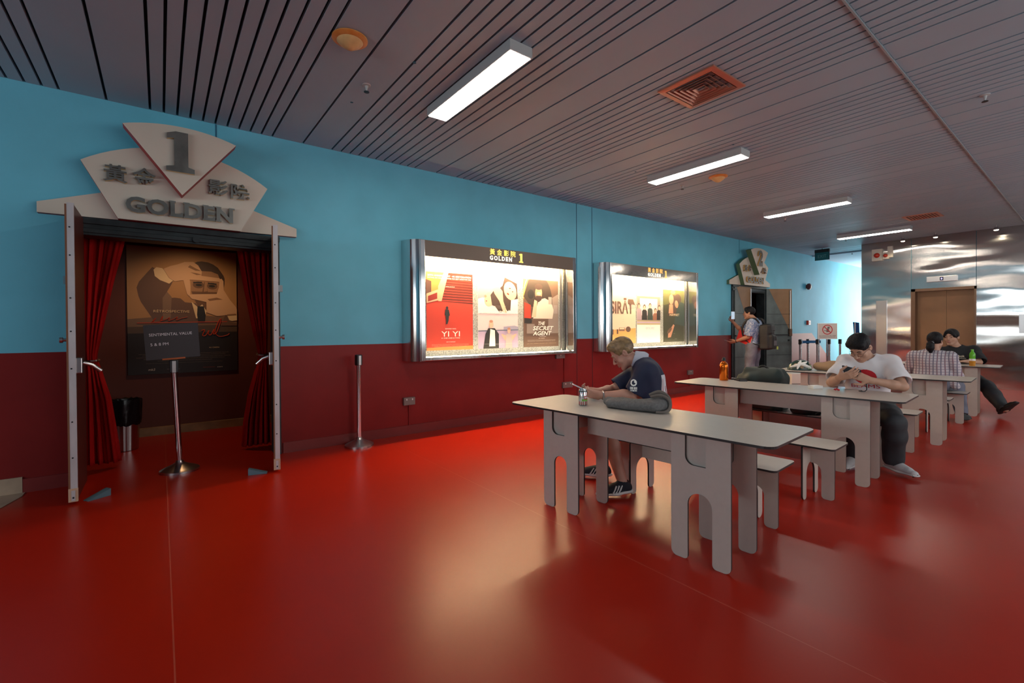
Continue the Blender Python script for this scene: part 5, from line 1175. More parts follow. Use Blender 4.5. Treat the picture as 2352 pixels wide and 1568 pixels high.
# ---- man in navy at the nearest table
J = Fig(f=(-.62, .78, 0), w=1.06, rests=(('seat', 0), ('top', 0)), hip=(3.235, -3.035, .56), chest=(3.20, -2.995, .85), neck=(3.165, -2.95, 1.03), shL=(3.075, -3.075, .955), shR=(3.315, -2.865, .955), elL=(3.01, -2.985, .765), elR=(3.10, -2.70, .765), wrL=(2.80, -2.845, .765), wrR=(2.88, -2.72, .775),
        hipL=(3.17, -3.10, .535), hipR=(3.30, -2.985, .535), knL=(2.84, -2.87, .49), knR=(2.99, -2.66, .49), anL=(2.835, -3.03, .10), anR=(3.03, -2.65, .10), toeL=(2.70, -2.965, .028), toeR=(2.93, -2.50, .028))
f3 = V3(-.62, .78, 0); H = Head((3.075, -2.84, 1.095), f3*.80-Z3*.58, f3*.58+Z3*.80, 1.03)
hands = [(J.wrL, V3(-.62, .72, .12), V3(.55, .55, .35), 1, (.5, .7, .5), 1.02, (.7, .4, .5)), (J.wrR, V3(-.80, .45, .10), V3(-.3, -.5, .5), -1, (.5, .7, .5), 1.02, (.7, .4, .5))]
p1 = body('person', J, H, hands, .005, M_skinA); tag(p1, 'sandy-haired person in a navy collared shirt, bent over a phone at the nearest table', 'person')
hair(H, p1, M_blond, 'blond'); face_bits(H, p1, M_browb, True)
sh = tee(J, p1, M_navy, .006, .80, .016, seed=3., low=.47, sl_r=(.072, .076))
c = SDF(*bounds(J.neck, H.c, m=.16), .0032); up = nrm(H.p(0, -.03, -.075)-J.neck); pr = J.neck+up*.018
c.cap(pr-up*.024, pr+up*.018, .080, .071, .004); c.cap(pr-up*.08, pr+up*.12, .0665, .0585, .004, 's'); c.cap(pr+up*.062, pr+up*.062, .058, None, .004, 's'); c.plane(pr+f3*.095+up*.0, f3)
soft('collar', c, M_bluegrey, p1, 5)
trousers(J, p1, M_shorts, end=.86, knee_only=True, name='shorts', g=.02)
def stripes(up_, P, L):
    for k in range(3):
        for s_ in (1, -1):
            m = MB(); q = [P(.40+.085*k, s_*.047, .012), P(.33+.085*k, s_*.043, .04), P(.27+.085*k, s_*.036, .064)]
            m.tube([tuple(x) for x in q], [.007, .007, .006], 6); m.build('stripe', M_sole, up_)
    m = MB()
    for k in range(4): m.tube([tuple(P(.40+.07*k, -.022, .062-.005*k)), tuple(P(.42+.07*k, 0, .070-.005*k)), tuple(P(.40+.07*k, .022, .062-.005*k))], .003, 5)
    m.build('lace', M_shoek, up_)
shoe(J, 'L', p1, M_shoek, M_sole, L=.275, extra=stripes); shoe(J, 'R', p1, M_shoek, M_sole, L=.275, extra=stripes)
m = MB(); d_ = nrm(J.wrL-J.elL); a_ = nrm(np.cross(d_, Z3)); b_ = np.cross(a_, d_); wc = J.wrL-d_*.012
m.tube([tuple(wc+a_*.031*math.cos(t)+b_*.031*math.sin(t)) for t in [2*PI*i/20 for i in range(20)]], .007, 8, closed=True); m.build('watch', M_sat, p1, smooth=True)
# number sheet on the back and print on the sleeve
lft = V3(-.78, -.62, 0); bk_ = -f3*.93+lft*.36; uu = nrm(np.cross(bk_, Z3))*-1.; vv = nrm(np.cross(bk_, uu)); vv = vv if vv[2] > 0 else -vv; uu = np.cross(vv, bk_)
sq = lambda x0, x1, y0, y1, n=10: grid_poly(lambda a, b: True, x0, x1, y0, y1, n)
oc = (J.chest+J.hip)/2+Z3*.10+bk_*.1
ring = (lambda a, b: not (abs(a) < .074 and -.155 < b < .085))
decal('back_patch', sh, [mat('patch_white', (.62, .62, .66), .7), mat('patch_red', (.40, .03, .03), .7), mat('patch_black', (.02, .02, .025), .7)], oc, (uu, vv, bk_),
      [(*sq(-.10, .10, -.19, .12, 14), 0)], p1, .003)
decal('back_print', sh, [mat('patch_red', (.4, .03, .03)), mat('patch_black', (.02, .02, .025))], oc, (uu, vv, bk_),
      [(*sq(-.085, .085, -.158, -.150, 8), 0), (*sq(-.085, -.079, -.15, .09, 8), 0), (*sq(.03, .045, -.10, .08, 8), 1), (*sq(-.03, -.015, -.10, .03, 8), 0)], p1, .0045)
wl = nrm(lft+f3*.15); us = nrm(f3-wl*np.dot(f3, wl)); ts = [text2d('◕', -.03, -.0, .05, None), text2d('Ꮃ◢', -.04, -.04, .022), text2d('▬▬▬', -.045, -.06, .01)]
osl = J.shL+(J.elL-J.shL)*.55+f3*.03
decal('sleeve_print', sh, [M_white], osl, (-us, Z3, wl), [(*grid_poly(lambda a, b: .016 < math.hypot(a, b-.02) < .026 or (math.hypot(a-.012, b-.03) < .010), -.04, .04, -.01, .055, 22), 0), (*grid_poly(lambda a, b: abs(math.sin(a*260)) > .45, -.028, .028, -.032, -.012, 20), 0), (*grid_poly(lambda a, b: abs(math.sin(a*330)) > .35, -.026, .026, -.046, -.036, 20), 0)], p1, .003)
put_base(p1, (3.1, -2.9, 0))
pc = (J.wrL+J.wrR)/2+V3(-.115, .085, .045); ph = slab('phone', pc, V3(.55, .83, 0), nrm(V3(-.75, .5, .42)), nrm(V3(.38, -.25, .9)), .075, .155, .009, [mat('pale_phone_case', (.55, .55, .58), .35), M_screen]); tag(ph, 'pale phone held by the person in navy at the nearest table', 'phone'); put_base(ph, pc)

# ---- man in the white T-shirt at the second table
J = Fig(f=(-.985, -.17, 0), w=1.0, rests=(('seat', 2), ('top', 1)), hip=(5.37, -3.885, .56), chest=(5.345, -3.885, .83), neck=(5.30, -3.88, 1.00), shL=(5.355, -4.068, .965), shR=(5.29, -3.74, .955), elL=(5.19, -4.19, .772), elR=(5.07, -3.685, .772), wrL=(5.02, -3.995, .825), wrR=(4.93, -3.80, .84),
        hipL=(5.39, -3.985, .535), hipR=(5.35, -3.785, .535), knL=(5.05, -4.165, .475), knR=(5.0, -3.85, .475), anL=(5.185, -4.12, .10), anR=(5.105, -3.85, .10), toeL=(5.095, -4.285, .028), toeR=(4.98, -3.85, .028))
f3 = nrm(V3(-.99, .12, 0)); H = Head((5.225, -3.865, 1.105), f3*.78-Z3*.62, f3*.62+Z3*.78, 1.03)
hands = [(J.wrL, nrm(V3(-.45, .62, .32)), nrm(V3(.75, .45, -.1)), 1, ((.35, .3, .2), (.6, .6, .4), (.7, .8, .5), (.8, .9, .5)), 1.0, (.35, .75, .1)), (J.wrR, nrm(V3(-.2, -.70, .25)), nrm(V3(.7, -.2, .6)), 1, (.4, .5, .35), 1.0, (.4, .6, .5))]
p2 = body('person', J, H, hands, .005, M_skinB); tag(p2, 'black-haired person in a white T-shirt and glasses, elbows on the second table', 'person')
hair(H, p2, M_blackhair, 'thick'); face_bits(H, p2, M_brow, True)
sh = tee(J, p2, M_tshirt, .006, .72, .018, seed=7., low=.46, wob=.006, sl_r=(.068, .084), neckr=.078)
trousers(J, p2, M_darkden, end=.93, g=.019, flare=.012, wob=.007, seed=4.)
def laces(up_, P, L):
    m = MB()
    for k in range(5): m.tube([tuple(P(.36+.07*k, -.020, .066-.006*k)), tuple(P(.39+.07*k, 0, .073-.006*k)), tuple(P(.37+.07*k, .020, .066-.006*k))], .0028, 5)
    m.build('lace', M_shoek, up_)
    MB().tube([tuple(P(.90, -.03, .004)), tuple(P(.95, 0, .010)), tuple(P(.90, .03, .004))], .012, 8).build('toe_guard', M_soleb, up_)
shoe(J, 'L', p2, M_shoew, M_sole, L=.285, extra=laces); shoe(J, 'R', p2, M_shoew, M_sole, L=.285, extra=laces)
g = MB()
for q in (-1, 1):
    g.tube([tuple(H.p(q*(.033+.021*math.cos(t)), .101-.012*abs(math.cos(t))*(1 if math.cos(t) > 0 else .2), -.006+.018*math.sin(t))) for t in [2*PI*i/18 for i in range(18)]], .0011, 6, closed=True)
    g.tube([tuple(H.p(q*.054, .094, .0)), tuple(H.p(q*.078, .02, .006)), tuple(H.p(q*.080, -.01, .004))], .0014, 6)
g.tube([tuple(H.p(-.012, .104, .0)), tuple(H.p(0, .107, .004)), tuple(H.p(.012, .104, .0))], .0012, 6); g.build('glasses', M_glass, p2)
w_ = nrm(V3(-.985, -.17, .08)); u_ = nrm(np.cross(Z3, w_)); v_ = np.cross(w_, u_); oc = J.chest+w_*.05+V3(0, 0, -.045)
M_tred = mat('tshirt_red', (.50, .012, .02), .8)
pol = [(*grid_poly(lambda a, b: (a/.084)**2+((b-.04)/.066)**2 < 1, -.09, .09, -.03, .11, 40), 0)]
tv, tf_ = text2d('BEAMS', 0, -.062, .034, .215, .012, 'c'); pol.append((tv, tf_, 0))
decal('shirt_print', sh, [M_tred], oc, (u_, v_, w_), pol, p2, .0035, .6)
put_base(p2, (5.2, -3.9, 0))
pc = V3(4.955, -3.885, .90); ph = slab('phone', pc, nrm(V3(.25, .25, .75)), nrm(V3(.55, -.75, -.25)), nrm(V3(.85, .45, -.35)), .072, .15, .009, [M_phone, M_screen], lens=M_dark); tag(ph, 'dark phone held by the person in the white T-shirt', 'phone'); put_base(ph, pc)
cb = MB().tube([(5.03, -3.965, .80), (5.02, -3.975, .765), (5.0, -3.98, .738), (4.97, -3.975, .727), (4.945, -3.955, .727), (4.96, -3.935, .728), (4.985, -3.95, .729)], .004, 6).build('cable', M_dark, smooth=True); tag(rebase(cb, (4.97, -3.96, ZT)), 'short black cable dropping from the phone onto the second table', 'cable')

# ---- person in a plaid shirt, back to the camera
def plaid():
    m = bpy.data.materials.new('plaid_cotton'); m.use_nodes = True; nt = m.node_tree; b = nt.nodes['Principled BSDF']; L = nt.links.new; b.inputs['Roughness'].default_value = .85
    tc = nt.nodes.new('ShaderNodeTexCoord'); sep = nt.nodes.new('ShaderNodeSeparateXYZ'); L(tc.outputs['Object'], sep.inputs[0]); prev = None
    def lines_(axis, period, wid):
        a = nt.nodes.new('ShaderNodeMath'); a.operation = 'MULTIPLY'; a.inputs[1].default_value = 1/period; L(sep.outputs[axis], a.inputs[0]); f_ = nt.nodes.new('ShaderNodeMath'); f_.operation = 'FRACT'; L(a.outputs[0], f_.inputs[0])
        c = nt.nodes.new('ShaderNodeMath'); c.operation = 'LESS_THAN'; c.inputs[1].default_value = wid; L(f_.outputs[0], c.inputs[0]); return c
    col = (.52, .48, .50, 1)
    for ax, per, wd, c2, k in ((1, .036, .30, (.10, .09, .14, 1), .85), (2, .036, .24, (.16, .15, .22, 1), .7), (1, .072, .12, (.30, .12, .12, 1), .5)):
        l = lines_(ax, per, wd); mu = nt.nodes.new('ShaderNodeMath'); mu.operation = 'MULTIPLY'; mu.inputs[1].default_value = k; L(l.outputs[0], mu.inputs[0])
        mx = nt.nodes.new('ShaderNodeMix'); mx.data_type = 'RGBA'; L(mu.outputs[0], mx.inputs[0]); mx.inputs[7].default_value = c2
        if prev is None: mx.inputs[6].default_value = col
        else: L(prev, mx.inputs[6])
        prev = mx.outputs[2]
    L(prev, b.inputs['Base Color']); return m
J = Fig(f=(.97, .1, 0), w=.94, rests=(('seat', 5), ('seat', 4)), hip=(8.38, -3.77, .56), chest=(8.37, -3.765, .79), neck=(8.40, -3.79, .95), shL=(8.35, -3.59, .885), shR=(8.40, -3.955, .885), elL=(8.42, -3.52, .64), elR=(8.46, -4.02, .64), wrL=(8.64, -3.62, .62), wrR=(8.68, -3.93, .61),
        hipL=(8.40, -3.68, .535), hipR=(8.40, -3.86, .535), knL=(8.82, -3.66, .47), knR=(8.80, -3.95, .47), anL=(8.84, -3.66, .10), anR=(8.66, -4.03, .10), toeL=(9.02, -3.66, .028), toeR=(8.84, -4.07, .028))
f3 = nrm(V3(.96, -.2, -.05)); H = Head((8.42, -3.80, 1.10), f3, Z3, .98)
hands = [(J.wrL, nrm(V3(.9, -.3, 0)), V3(0, 0, -1), -1), (J.wrR, nrm(V3(.9, .3, 0)), V3(0, 0, -1), 1)]
p3 = body('person', J, H, hands, .0065, M_skinB); tag(p3, 'person with a dark ponytail and plaid shirt, seen from behind', 'person')
hair(H, p3, M_blackhair, 'pony', .005); face_bits(H, p3, M_brow)
d = SDF(*bounds(J.hip, J.chest, J.neck, J.shL, J.shR, J.elL, J.elR, J.wrL, J.wrR, J.hipL, m=.22), .006); J.torso(d, .024); J.arms(d, .022); d.cap(J.hip+V3(-.06, .05, .05), J.hip+V3(-.10, .02, -.06), .13, .14, .05, flat=(J.f, .6)); d.cap(J.hip+V3(.02, -.16, .10), J.hip+V3(.03, -.24, -.06), .05, .045, .04)
d.wob(.006, 22, 5.); up = nrm(J.neck-J.chest); d.cap(J.neck-up*.02, J.neck+up*.12, .062, .09, .008, 's'); d.plane((0, 0, .445), (0, 0, -1))
for q in 'LR': wr = getattr(J, 'wr'+q); v = nrm(wr-getattr(J, 'el'+q)); d.cap(wr+v*.075, wr+v*.075, .085, None, 0, 's')
soft('shirt', d, plaid(), p3, 2)
trousers(J, p3, M_denim, end=.95, g=.02, res=.008); M_greyk = mat('grey_felt_shoe', (.045, .05, .05), .9, bump=.5, bscale=50)
shoe(J, 'L', p3, M_greyk, M_soleb, .006, .26); shoe(J, 'R', p3, M_greyk, M_soleb, .006, .26)
MB().tube([tuple(H.p(.030*math.cos(t), -.108-.012*math.sin(t), -.032+.020*math.sin(t))) for t in [2*PI*i/14 for i in range(14)]], .0055, 6, closed=True).build('hair_tie', mat('pale_hair_tie', (.6, .6, .65), .6), p3)
put_base(p3, (8.45, -3.78, 0))

# ---- man in black behind the farthest table
J = Fig(f=(-.95, -.30, 0), w=1.0, rests=(('seat', 6), ('top', 3)), hip=(10.10, -3.72, .56), chest=(10.09, -3.745, .79), neck=(10.075, -3.735, .965), shL=(10.125, -3.935, .915), shR=(10.045, -3.56, .885), elL=(9.98, -4.015, .745), elR=(9.95, -3.47, .75), wrL=(9.76, -3.90, .765), wrR=(9.75, -3.58, .765),
        hipL=(10.10, -3.82, .535), hipR=(10.06, -3.63, .535), knL=(9.80, -4.12, .40), knR=(9.72, -3.60, .47), anL=(9.52, -4.34, .115), anR=(9.80, -3.60, .10), toeL=(9.475, -4.415, .20), toeR=(9.68, -3.60, .028))
f3 = nrm(V3(-.93, .20, -.02)); H = Head((10.055, -3.69, 1.125), f3, nrm(V3(-.03, .08, 1)), 1.04)
hands = [(J.wrL, nrm(V3(-.75, .55, 0)), V3(0, 0, -1), -1, (.10, .15, .15)), (J.wrR, nrm(V3(-.85, -.2, 0)), V3(0, 0, -1), 1, (.1, .15, .15))]
p4 = body('person', J, H, hands, .0065, M_skinB); tag(p4, 'dark-haired person in a black T-shirt, one leg stretched out past the farthest table', 'person')
hair(H, p4, M_blackhair, 'curtain', .005); face_bits(H, p4, M_brow)
sh = tee(J, p4, M_blackcot, .007, .80, .020, seed=2., low=.47, sl_r=(.078, .10), neckr=.068)
trousers(J, p4, M_darkden, end=.95, g=.026, res=.008); shoe(J, 'L', p4, M_shoeb, M_soleb, .006, .29); shoe(J, 'R', p4, M_shoeb, M_soleb, .006, .28)
w_ = nrm(V3(-.95, -.30, .1)); u_ = nrm(np.cross(Z3, w_)); v_ = np.cross(w_, u_); tv, tf_ = text2d('Reebok', 0, 0, .030, .15, .02, 'c')
decal('shirt_print', sh, [mat('print_cream', (.55, .50, .42), .7)], J.chest+w_*.05+V3(0, 0, .015), (u_, v_, w_), [(tv, tf_, 0), (*sq(-.09, .09, -.022, -.016, 8), 0)], p4, .004, .6)
put_base(p4, (10.0, -3.8, 0))

# ---- person standing with a phone at the second doorway
def floral():
    return mat('blue_floral_cotton', (.075, .15, .32), .8, var=.9, vscale=34, col2=(.42, .46, .55))
J = Fig(f=(-.15, .99, 0), w=1.03, hip=(9.86, -.68, .95), chest=(9.855, -.715, 1.25), neck=(9.83, -.70, 1.455), shL=(9.665, -.735, 1.385), shR=(10.025, -.675, 1.385), elL=(9.655, -.665, 1.10), elR=(9.86, -.42, 1.23), wrL=(9.635, -.425, 1.01), wrR=(9.735, -.30, 1.43),
        hipL=(9.77, -.69, .90), hipR=(9.95, -.67, .90), knL=(9.755, -.65, .49), knR=(9.955, -.64, .49), anL=(9.765, -.68, .10), anR=(9.96, -.69, .10), toeL=(9.72, -.52, .028), toeR=(9.95, -.52, .028))
f3 = nrm(V3(-.28, .95, -.04)); H = Head((9.795, -.625, 1.60), f3, nrm(Z3*.98+f3*.12), 1.06)
hands = [(J.wrL, nrm(V3(-.10, .95, -.25)), nrm(V3(.6, 0, .5)), -1, (.15, .2, .15), 1.0, (.6, .6, .2)), (J.wrR, nrm(V3(-.35, .05, .85)), nrm(V3(-.6, -.5, -.1)), -1, (.5, .6, .4), 1.0, (.5, .6, .4))]
p5 = body('person', J, H, hands, .0065, M_skinC); tag(p5, 'standing person in a blue floral shirt raising a phone at the second doorway', 'person')
hair(H, p5, M_blackhair, 'short', .005); face_bits(H, p5, M_brow)
tee(J, p5, floral(), .007, .78, .022, seed=6., low=.76, sl_r=(.082, .092), neckr=.06, wob=.006)
trousers(J, p5, M_denim, end=.97, g=.026, res=.008, flare=.01); shoe(J, 'L', p5, M_shoeb, M_soleb, .007, .28); shoe(J, 'R', p5, M_shoeb, M_soleb, .007, .28)
wd_ = nrm(J.wrL-J.elL); a_ = nrm(np.cross(wd_, Z3)); b_ = np.cross(a_, wd_)
MB().tube([tuple(J.wrL-wd_*.01+a_*.033*math.cos(t)+b_*.033*math.sin(t)) for t in [2*PI*i/16 for i in range(16)]], .008, 6, closed=True).build('watch', M_dark, p5)
put_base(p5, (9.86, -.68, 0))
pc = V3(9.665, -.345, 1.555); ph = slab('phone', pc, nrm(V3(.85, -.5, 0)), V3(0, 0, 1), nrm(V3(-.5, -.85, 0)), .08, .165, .01, [mat('silver_phone', (.5, .5, .5), .3), mat('lit_phone_screen', (.2, .28, .36), .2, emit=(.5, .65, .8), estr=.5)]); tag(ph, 'phone raised by the standing person at the second doorway', 'phone'); put_base(ph, pc)
fo = MB().box((-.006, -.16, -.12), (.006, .16, .12)).build('folder', mat('red_folder', (.52, .03, .025), .4), bevel=.002); fo.matrix_world = Matrix.Translation((9.695, -.575, 1.085)) @ Matrix.Rotation(-.12, 4, 'Z') @ Matrix.Rotation(.35, 4, 'X'); tag(fo, 'red folder clamped under the arm of the standing person', 'folder')
MB().box((-.004, -.155, -.122), (.004, .157, -.119)).box((-.0045, -.162, -.117), (.0045, -.158, .118)).build('pages', M_white, fo)
pp = MB().add([(9.58, -.34, .99), (9.65, -.33, .985), (9.63, -.20, 1.03), (9.56, -.21, 1.035), (9.58, -.34, .991), (9.65, -.33, .986), (9.63, -.20, 1.031), (9.56, -.21, 1.036)], [(3, 2, 1, 0), (4, 5, 6, 7), (0, 1, 5, 4), (1, 2, 6, 5), (2, 3, 7, 6), (3, 0, 4, 7)]).build('leaflet', mat('pink_paper', (.62, .40, .34), .6)); tag(rebase(pp, (9.6, -.27, 1.0)), 'pale leaflet in the lowered hand of the standing person', 'leaflet')

# ================================================================ bags and cushions
M_bkblk = mat('black_backpack_nylon', (.010, .010, .011), .6, bump=.3, bscale=30)
def Rz(a): return np.array([[math.cos(a), -math.sin(a), 0], [math.sin(a), math.cos(a), 0], [0, 0, 1]])
# backpack worn by the standing person
c0 = V3(9.86, -.955, 1.12); R = Rz(.15); d = SDF(c0-.45, c0+.45, .008)
d.box(c0+V3(0, .02, -.02), (.125, .055, .22), .15, 'u', .02); d.box(c0+V3(.01, -.075, -.12), (.10, .035, .11), .15, 'u', .02); d.box(c0+V3(0, -.03, .14), (.10, .05, .07), .15, 'u', .03); d.d -= .035; d.wob(.007, 16, 1.)
bp_ = soft('backpack', d, M_bkblk, None, 2); tag(bp_, 'black backpack worn by the standing person at the second doorway', 'backpack')
for x in (-.11, .10): strap([c0+V3(x, .10, .26), (9.855+x*1.3, -.78, 1.475), (9.83+x*1.35, -.62, 1.43), (9.80+x*1.4, -.55, 1.25), (9.83+x*1.4, -.62, 1.02), c0+V3(x*1.3, .08, -.18)], [.012, .022, .024, .02, .012, .01]).build('strap', M_bkblk, bp_, smooth=True)
MB().box((-.09, -.004, -.07), (.09, .004, .03), 0, frame(c0+V3(.02, -.150, -.12), R[:, 0], R[:, 1], R[:, 2])).build('mesh_pocket', mat('grey_mesh', (.10, .10, .11), .7), bp_)
MB().box((-.035, -.006, -.03), (.035, .006, .03), 0, frame(c0+V3(.09, -.16, -.24), R[:, 0], R[:, 1], R[:, 2])).build('tag', mat('lime_tag', (.45, .58, .10), .6), bp_)
for z in (.03, .115): strap([c0+V3(-.12, -.06, z-.02), c0+V3(-.06, -.118, z+.01), c0+V3(.06, -.122, z+.01), c0+V3(.135, -.05, z-.02)], [.004, .005, .005, .004], 6).build('zip', mat('grey_zip', (.07, .07, .075), .5), bp_, smooth=True)
put_base(bp_, c0-V3(0, 0, .35))
# dark green backpack standing on the bench behind the second table
c0 = V3(5.27, -2.95, ZB+.003); d = SDF(c0+V3(-.3, -.42, -.02), c0+V3(.3, .42, .6), .008)
d.box(c0+V3(0, -.01, .17), (.08, .20, .16), 0, 'u', .02); d.box(c0+V3(0, -.03, .35), (.07, .15, .05), 0, 'u', .06); d.box(c0+V3(-.11, -.01, .11), (.03, .14, .09), 0, 'u', .02); d.cap(c0+V3(-.06, -.17, .36), c0+V3(-.11, .05, .31), .03, .03, .04); d.cap(c0+V3(-.11, .05, .31), c0+V3(-.08, .22, .24), .03, .02, .04); d.d -= .035; d.wob(.008, 15, 2.); d.plane(c0, (0, 0, -1))
bg2 = soft('backpack', d, mat('dark_green_nylon', (.026, .040, .036), .65, var=.3, vscale=8, bump=.25, bscale=22), None, 2); tag(bg2, 'dark green backpack standing on the bench behind the second table', 'backpack')
MB().tube([tuple(c0+V3(-.03, .06*t-.03, .425+.03*math.sin(PI*(t+1)/2))) for t in np.linspace(-1, 1, 9)], .011, 8).build('handle', M_bkblk, bg2, smooth=True)
strap([c0+V3(-.02, .17, .33), c0+V3(-.10, .24, .26), c0+V3(-.09, .25, .14), c0+V3(-.03, .20, .03)], [.016, .018, .012, .01]).build('strap', M_bkblk, bg2, smooth=True)
MB().prism([(-.04, 0), (.04, 0), (.0, .035)], 0, .004, frame(c0+V3(-.180, .0, .12), (0, -1, 0), (0, 0, 1), (-1, 0, 0))).build('badge', M_bkblk, bg2)
put_base(bg2, c0)
# black bag slumped on the same bench, seen under the table
c0 = V3(5.24, -3.43, ZB); d = SDF(c0+V3(-.25, -.4, -.02), c0+V3(.25, .4, .4), .008); d.cap(c0+V3(0, -.08, .07), c0+V3(0, .08, .085), .07, .09, .05); d.cap(c0+V3(-.06, .02, .05), c0+V3(-.06, .09, .05), .07, .07, .04); d.wob(.01, 16, 3.); d.plane(c0, (0, 0, -1))
bb = soft('bag', d, M_bkblk, None, 2); tag(bb, 'black bag slumped on the bench under the second table', 'bag')
MB().tube([tuple(c0+V3(-.12+.01*math.sin(i), -.10-.025*i, .02+.05*math.sin(PI*i/7))) for i in range(8)], .008, 6).build('strap', M_bkblk, bb, smooth=True); put_base(bb, c0)
# beige cushion-like bag on the third table
c0 = V3(7.03, -3.07, ZT); d = SDF(c0+V3(-.3, -.5, -.02), c0+V3(.3, .5, .3), .008); d.cap(c0+V3(-.02, .17, .055), c0+V3(.02, -.24, .06), .075, .085, .04, flat=(V3(0, 0, 1), .72)); d.cap(c0+V3(.0, .05, .07), c0+V3(.02, -.24, .08), .06, .06, .05); d.wob(.006, 16, 1.); d.plane(c0+V3(0, 0, .003), (0, 0, -1))
be = soft('bag', d, mat('tan_canvas', (.34, .21, .12), .8, bump=.2, bscale=25), None, 2); tag(be, 'soft tan canvas bag lying on the third table beside the helmet', 'bag'); MB().tube([tuple(c0+V3(-.03, .12, .108)), tuple(c0+V3(-.02, -.05, .135)), tuple(c0+V3(0, -.25, .142))], .005, 6).build('seam', mat('brown_seam', (.16, .085, .045), .8), be); put_base(be, c0)
# grey felt pouch on the nearest table
c0 = V3(2.71, -3.24, ZT); ax = nrm(V3(.10, -.43, 0)); sd = nrm(np.cross(Z3, ax)); d = SDF(c0-.4, c0+.4, .006)
d.cap(c0-ax*.20+Z3*.035, c0+ax*.19+Z3*.045, .045, .060, .03, flat=(Z3, .75)); d.cap(c0-ax*.15-sd*.06+Z3*.03, c0+ax*.17-sd*.06+Z3*.038, .045, .055, .03, flat=(Z3, .7)); d.cap(c0+ax*.05+sd*.04+Z3*.05, c0+ax*.19+sd*.03+Z3*.065, .035, .045, .03); d.ell(c0+sd*.03+ax*.02+Z3*.105, (.05, .12, .03), np.stack([sd, ax, Z3], 1), .03, 's'); d.wob(.005, 20, 2.); d.plane(c0+V3(0, 0, .002), (0, 0, -1))
po = soft('pouch', d, mat('grey_felt', (.15, .145, .145), .95, var=.25, vscale=60, bump=.3, bscale=90), None, 2); tag(po, 'soft grey felt pouch with a strap, on the nearest table', 'pouch')
q = lambda a, b, z: tuple(c0+ax*a+sd*b+Z3*z)
strap([q(.13, -.02, .10), q(.20, -.01, .115), q(.255, .0, .085), q(.265, -.02, .03), q(.245, -.07, .012), q(.20, -.10, .012)], [.008, .011, .011, .010, .009, .008]).build('strap', mat('grey_brown_strap', (.14, .115, .10), .8), po, smooth=True)
strap([q(.10, .03, .105), q(.17, .04, .13), q(.23, .04, .10), q(.25, .03, .04), q(.235, .02, .012)], [.010, .014, .014, .012, .010]).build('handle', mat('grey_brown_strap', (.14, .115, .10), .8), po, smooth=True)
put_base(po, c0)
# green drink bottle on the farthest table
t = thing('drink_bottle', 'clear green plastic bottle, half full of amber drink, on the farthest table', 'bottle', (9.42, -4.02, ZT))
MB().lathe([(.030, 0), (.034, .01), (.034, .10)], None, 0, 24).build('drink', mat('amber_drink', (.55, .22, .02), .15), t, smooth=True)
MB().lathe([(.0345, .1), (.033, .12), (.035, .15), (.030, .185), (.016, .205), (.014, .225)], None, 0, 24).build('body', mat('green_plastic', (.11, .42, .02), .15), t, smooth=True)
MB().lathe([(.016, .222), (.016, .24), (.0, .241)], None, 0, 18).build('cap', mat('green_cap', (.16, .5, .05), .35), t, smooth=True)
band(MB(), .0352, .075, .105, -3.1, 3.1, 0).build('paper_band', M_white, t)

# ================================================================ corridor end: stanchion group, no-smoking sign, cabinet
SPX = [(12.32, -.62), (12.60, -.52), (12.88, -.58), (13.14, -.72), (12.68, -.86), (12.94, -1.02), (13.28, -1.14)]
base0 = stanchion('belt_stanchion', SPX[0][0], SPX[0][1], 'stanchion of the folded-away group nearest the far door leaf', 1.0, 0, R=.125)
SL = ['', 'second stanchion from the door leaf in the folded-away group', 'third stanchion from the door leaf in the folded-away group', 'stanchion just behind the no-smoking sign', 'front stanchion under the no-smoking sign', 'stanchion at the right foot of the no-smoking sign', 'lone stanchion at the right end of the folded-away group']
for k in range(1, 7): dup(base0, (SPX[k][0], SPX[k][1], 0), 0, SL[k], 'belt stanchions')
m = MB()
pts = [(SPX[0][0]-.3, SPX[0][1]-.1), SPX[0], SPX[1], SPX[2], SPX[3]]
for a, b in zip(pts[:-1], pts[1:]): m.add([(a[0], a[1]-.052, .90), (b[0], b[1]-.052, .90), (b[0], b[1]-.052, .965), (a[0], a[1]-.052, .965), (a[0], a[1]-.048, .90), (b[0], b[1]-.048, .90), (b[0], b[1]-.048, .965), (a[0], a[1]-.048, .965)], [(0, 1, 2, 3), (7, 6, 5, 4), (3, 2, 6, 7), (0, 4, 5, 1)])
o = m.build('belt', mat('blue_belt', (.02, .12, .30), .6)); tag(rebase(o, (12.5, -.65, .9)), 'blue belt strung along the folded-away stanchions', 'belt')
t = thing('no_smoking_sign', 'white no-smoking sign on a post before the folded-away stanchions', 'sign', (12.50, -1.13, 0), -.75)
Fn = frame((0, 0, 1.02), (1, 0, 0), (0, 0, 1), (0, -1, 0)); MB().lathe([(.12, 0), (.12, .02), (.02, .05)], None, 0, 24).build('base', M_sat, t, smooth=True); MB().tube([(0, .012, .03), (0, .012, 1.05)], .016, 12).build('post', M_chrome, t)
MB().box((-.21, 0, -.006), (.21, .36, .006), 0, Fn).build('panel', mat('cream_sign', (.62, .56, .50), .5), t)
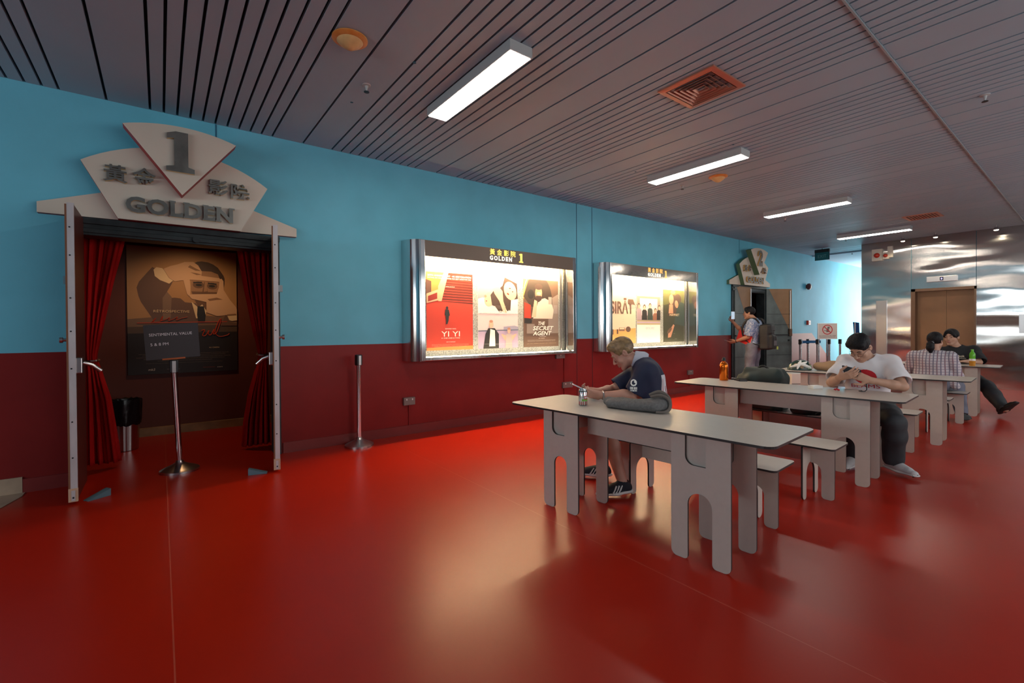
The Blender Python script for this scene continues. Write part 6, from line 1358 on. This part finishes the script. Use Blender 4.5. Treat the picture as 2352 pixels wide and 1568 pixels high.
MB().box((-.215, -.006, -.01), (.215, .0, .01), 0, Fn).box((-.215, .36, -.01), (.215, .366, .01), 0, Fn).box((-.216, 0, -.01), (-.21, .36, .01), 0, Fn).box((.21, 0, -.01), (.216, .36, .01), 0, Fn).build('frame', M_sat, t)
ringv = []; n = 32
for i in range(n): a = 2*PI*i/n; ringv += [(.115*math.cos(a), .215+.115*math.sin(a), .0075), (.095*math.cos(a), .215+.095*math.sin(a), .0075)]
m = MB().add(ringv, [(2*i, (2*i+2) % (2*n), (2*i+3) % (2*n), 2*i+1) for i in range(n)], 0, Fn)
m.flat([(-.082, .283), (-.068, .297), (.082, .147), (.068, .133)], .0085, Fn); m.build('prohibition_ring', mat('sign_red', (.50, .03, .03), .5), t)
m = MB().flat([(-.075, .20), (-.02, .20), (-.02, .23), (.0, .25), (.0, .285), (.05, .285), (.05, .245), (.03, .235), (.045, .16), (-.03, .155), (-.02, .185), (-.075, .185)], .0070, Fn); m.build('pictogram', mat('sign_grey', (.16, .13, .12), .6), t)
MB().text('NO SMOKING 禁止吸烟', 0, .062, .018, .0072, Fn, 0, 'c', fitw=.36).text('DILARANG MEROKOK', 0, .030, .016, .0072, Fn, 0, 'c', fitw=.33).build('lettering', mat('sign_black', (.03, .03, .03), .6), t)
t = thing('cabinet', 'low white cabinet near the far door leaf, seen under the third table', 'cabinet', (10.72, -1.25, 0), -.6)
MB().box((-.33, -.2, 0), (.33, .2, .34)).build('body', M_white, t, bevel=.004); MB().box((-.33, -.206, .13), (.33, -.199, .138)).build('drawer_gap', M_dark, t); MB().box((.24, -.225, .13), (.30, -.2, .17)).build('knob', M_sock, t)
t = MB().prism([(-.05, 0), (.06, 0), (.05, .40), (-.08, .42)], -.008, .008, frame((0, 0, 0), (0, -1, 0), (0, 0, 1), (-1, 0, 0))).build('banner', mat('dark_blue_cloth', (.01, .06, .20), .7)); t.location = (13.9, -1.30, 1.0); tag(t, 'dark blue cloth hanging at the corner of the steel wall in the corridor', 'cloth')
MB().tube([(-.02, .03, .42), (-.02, .03, -1.0)], .012, 8).build('post', M_white, t)
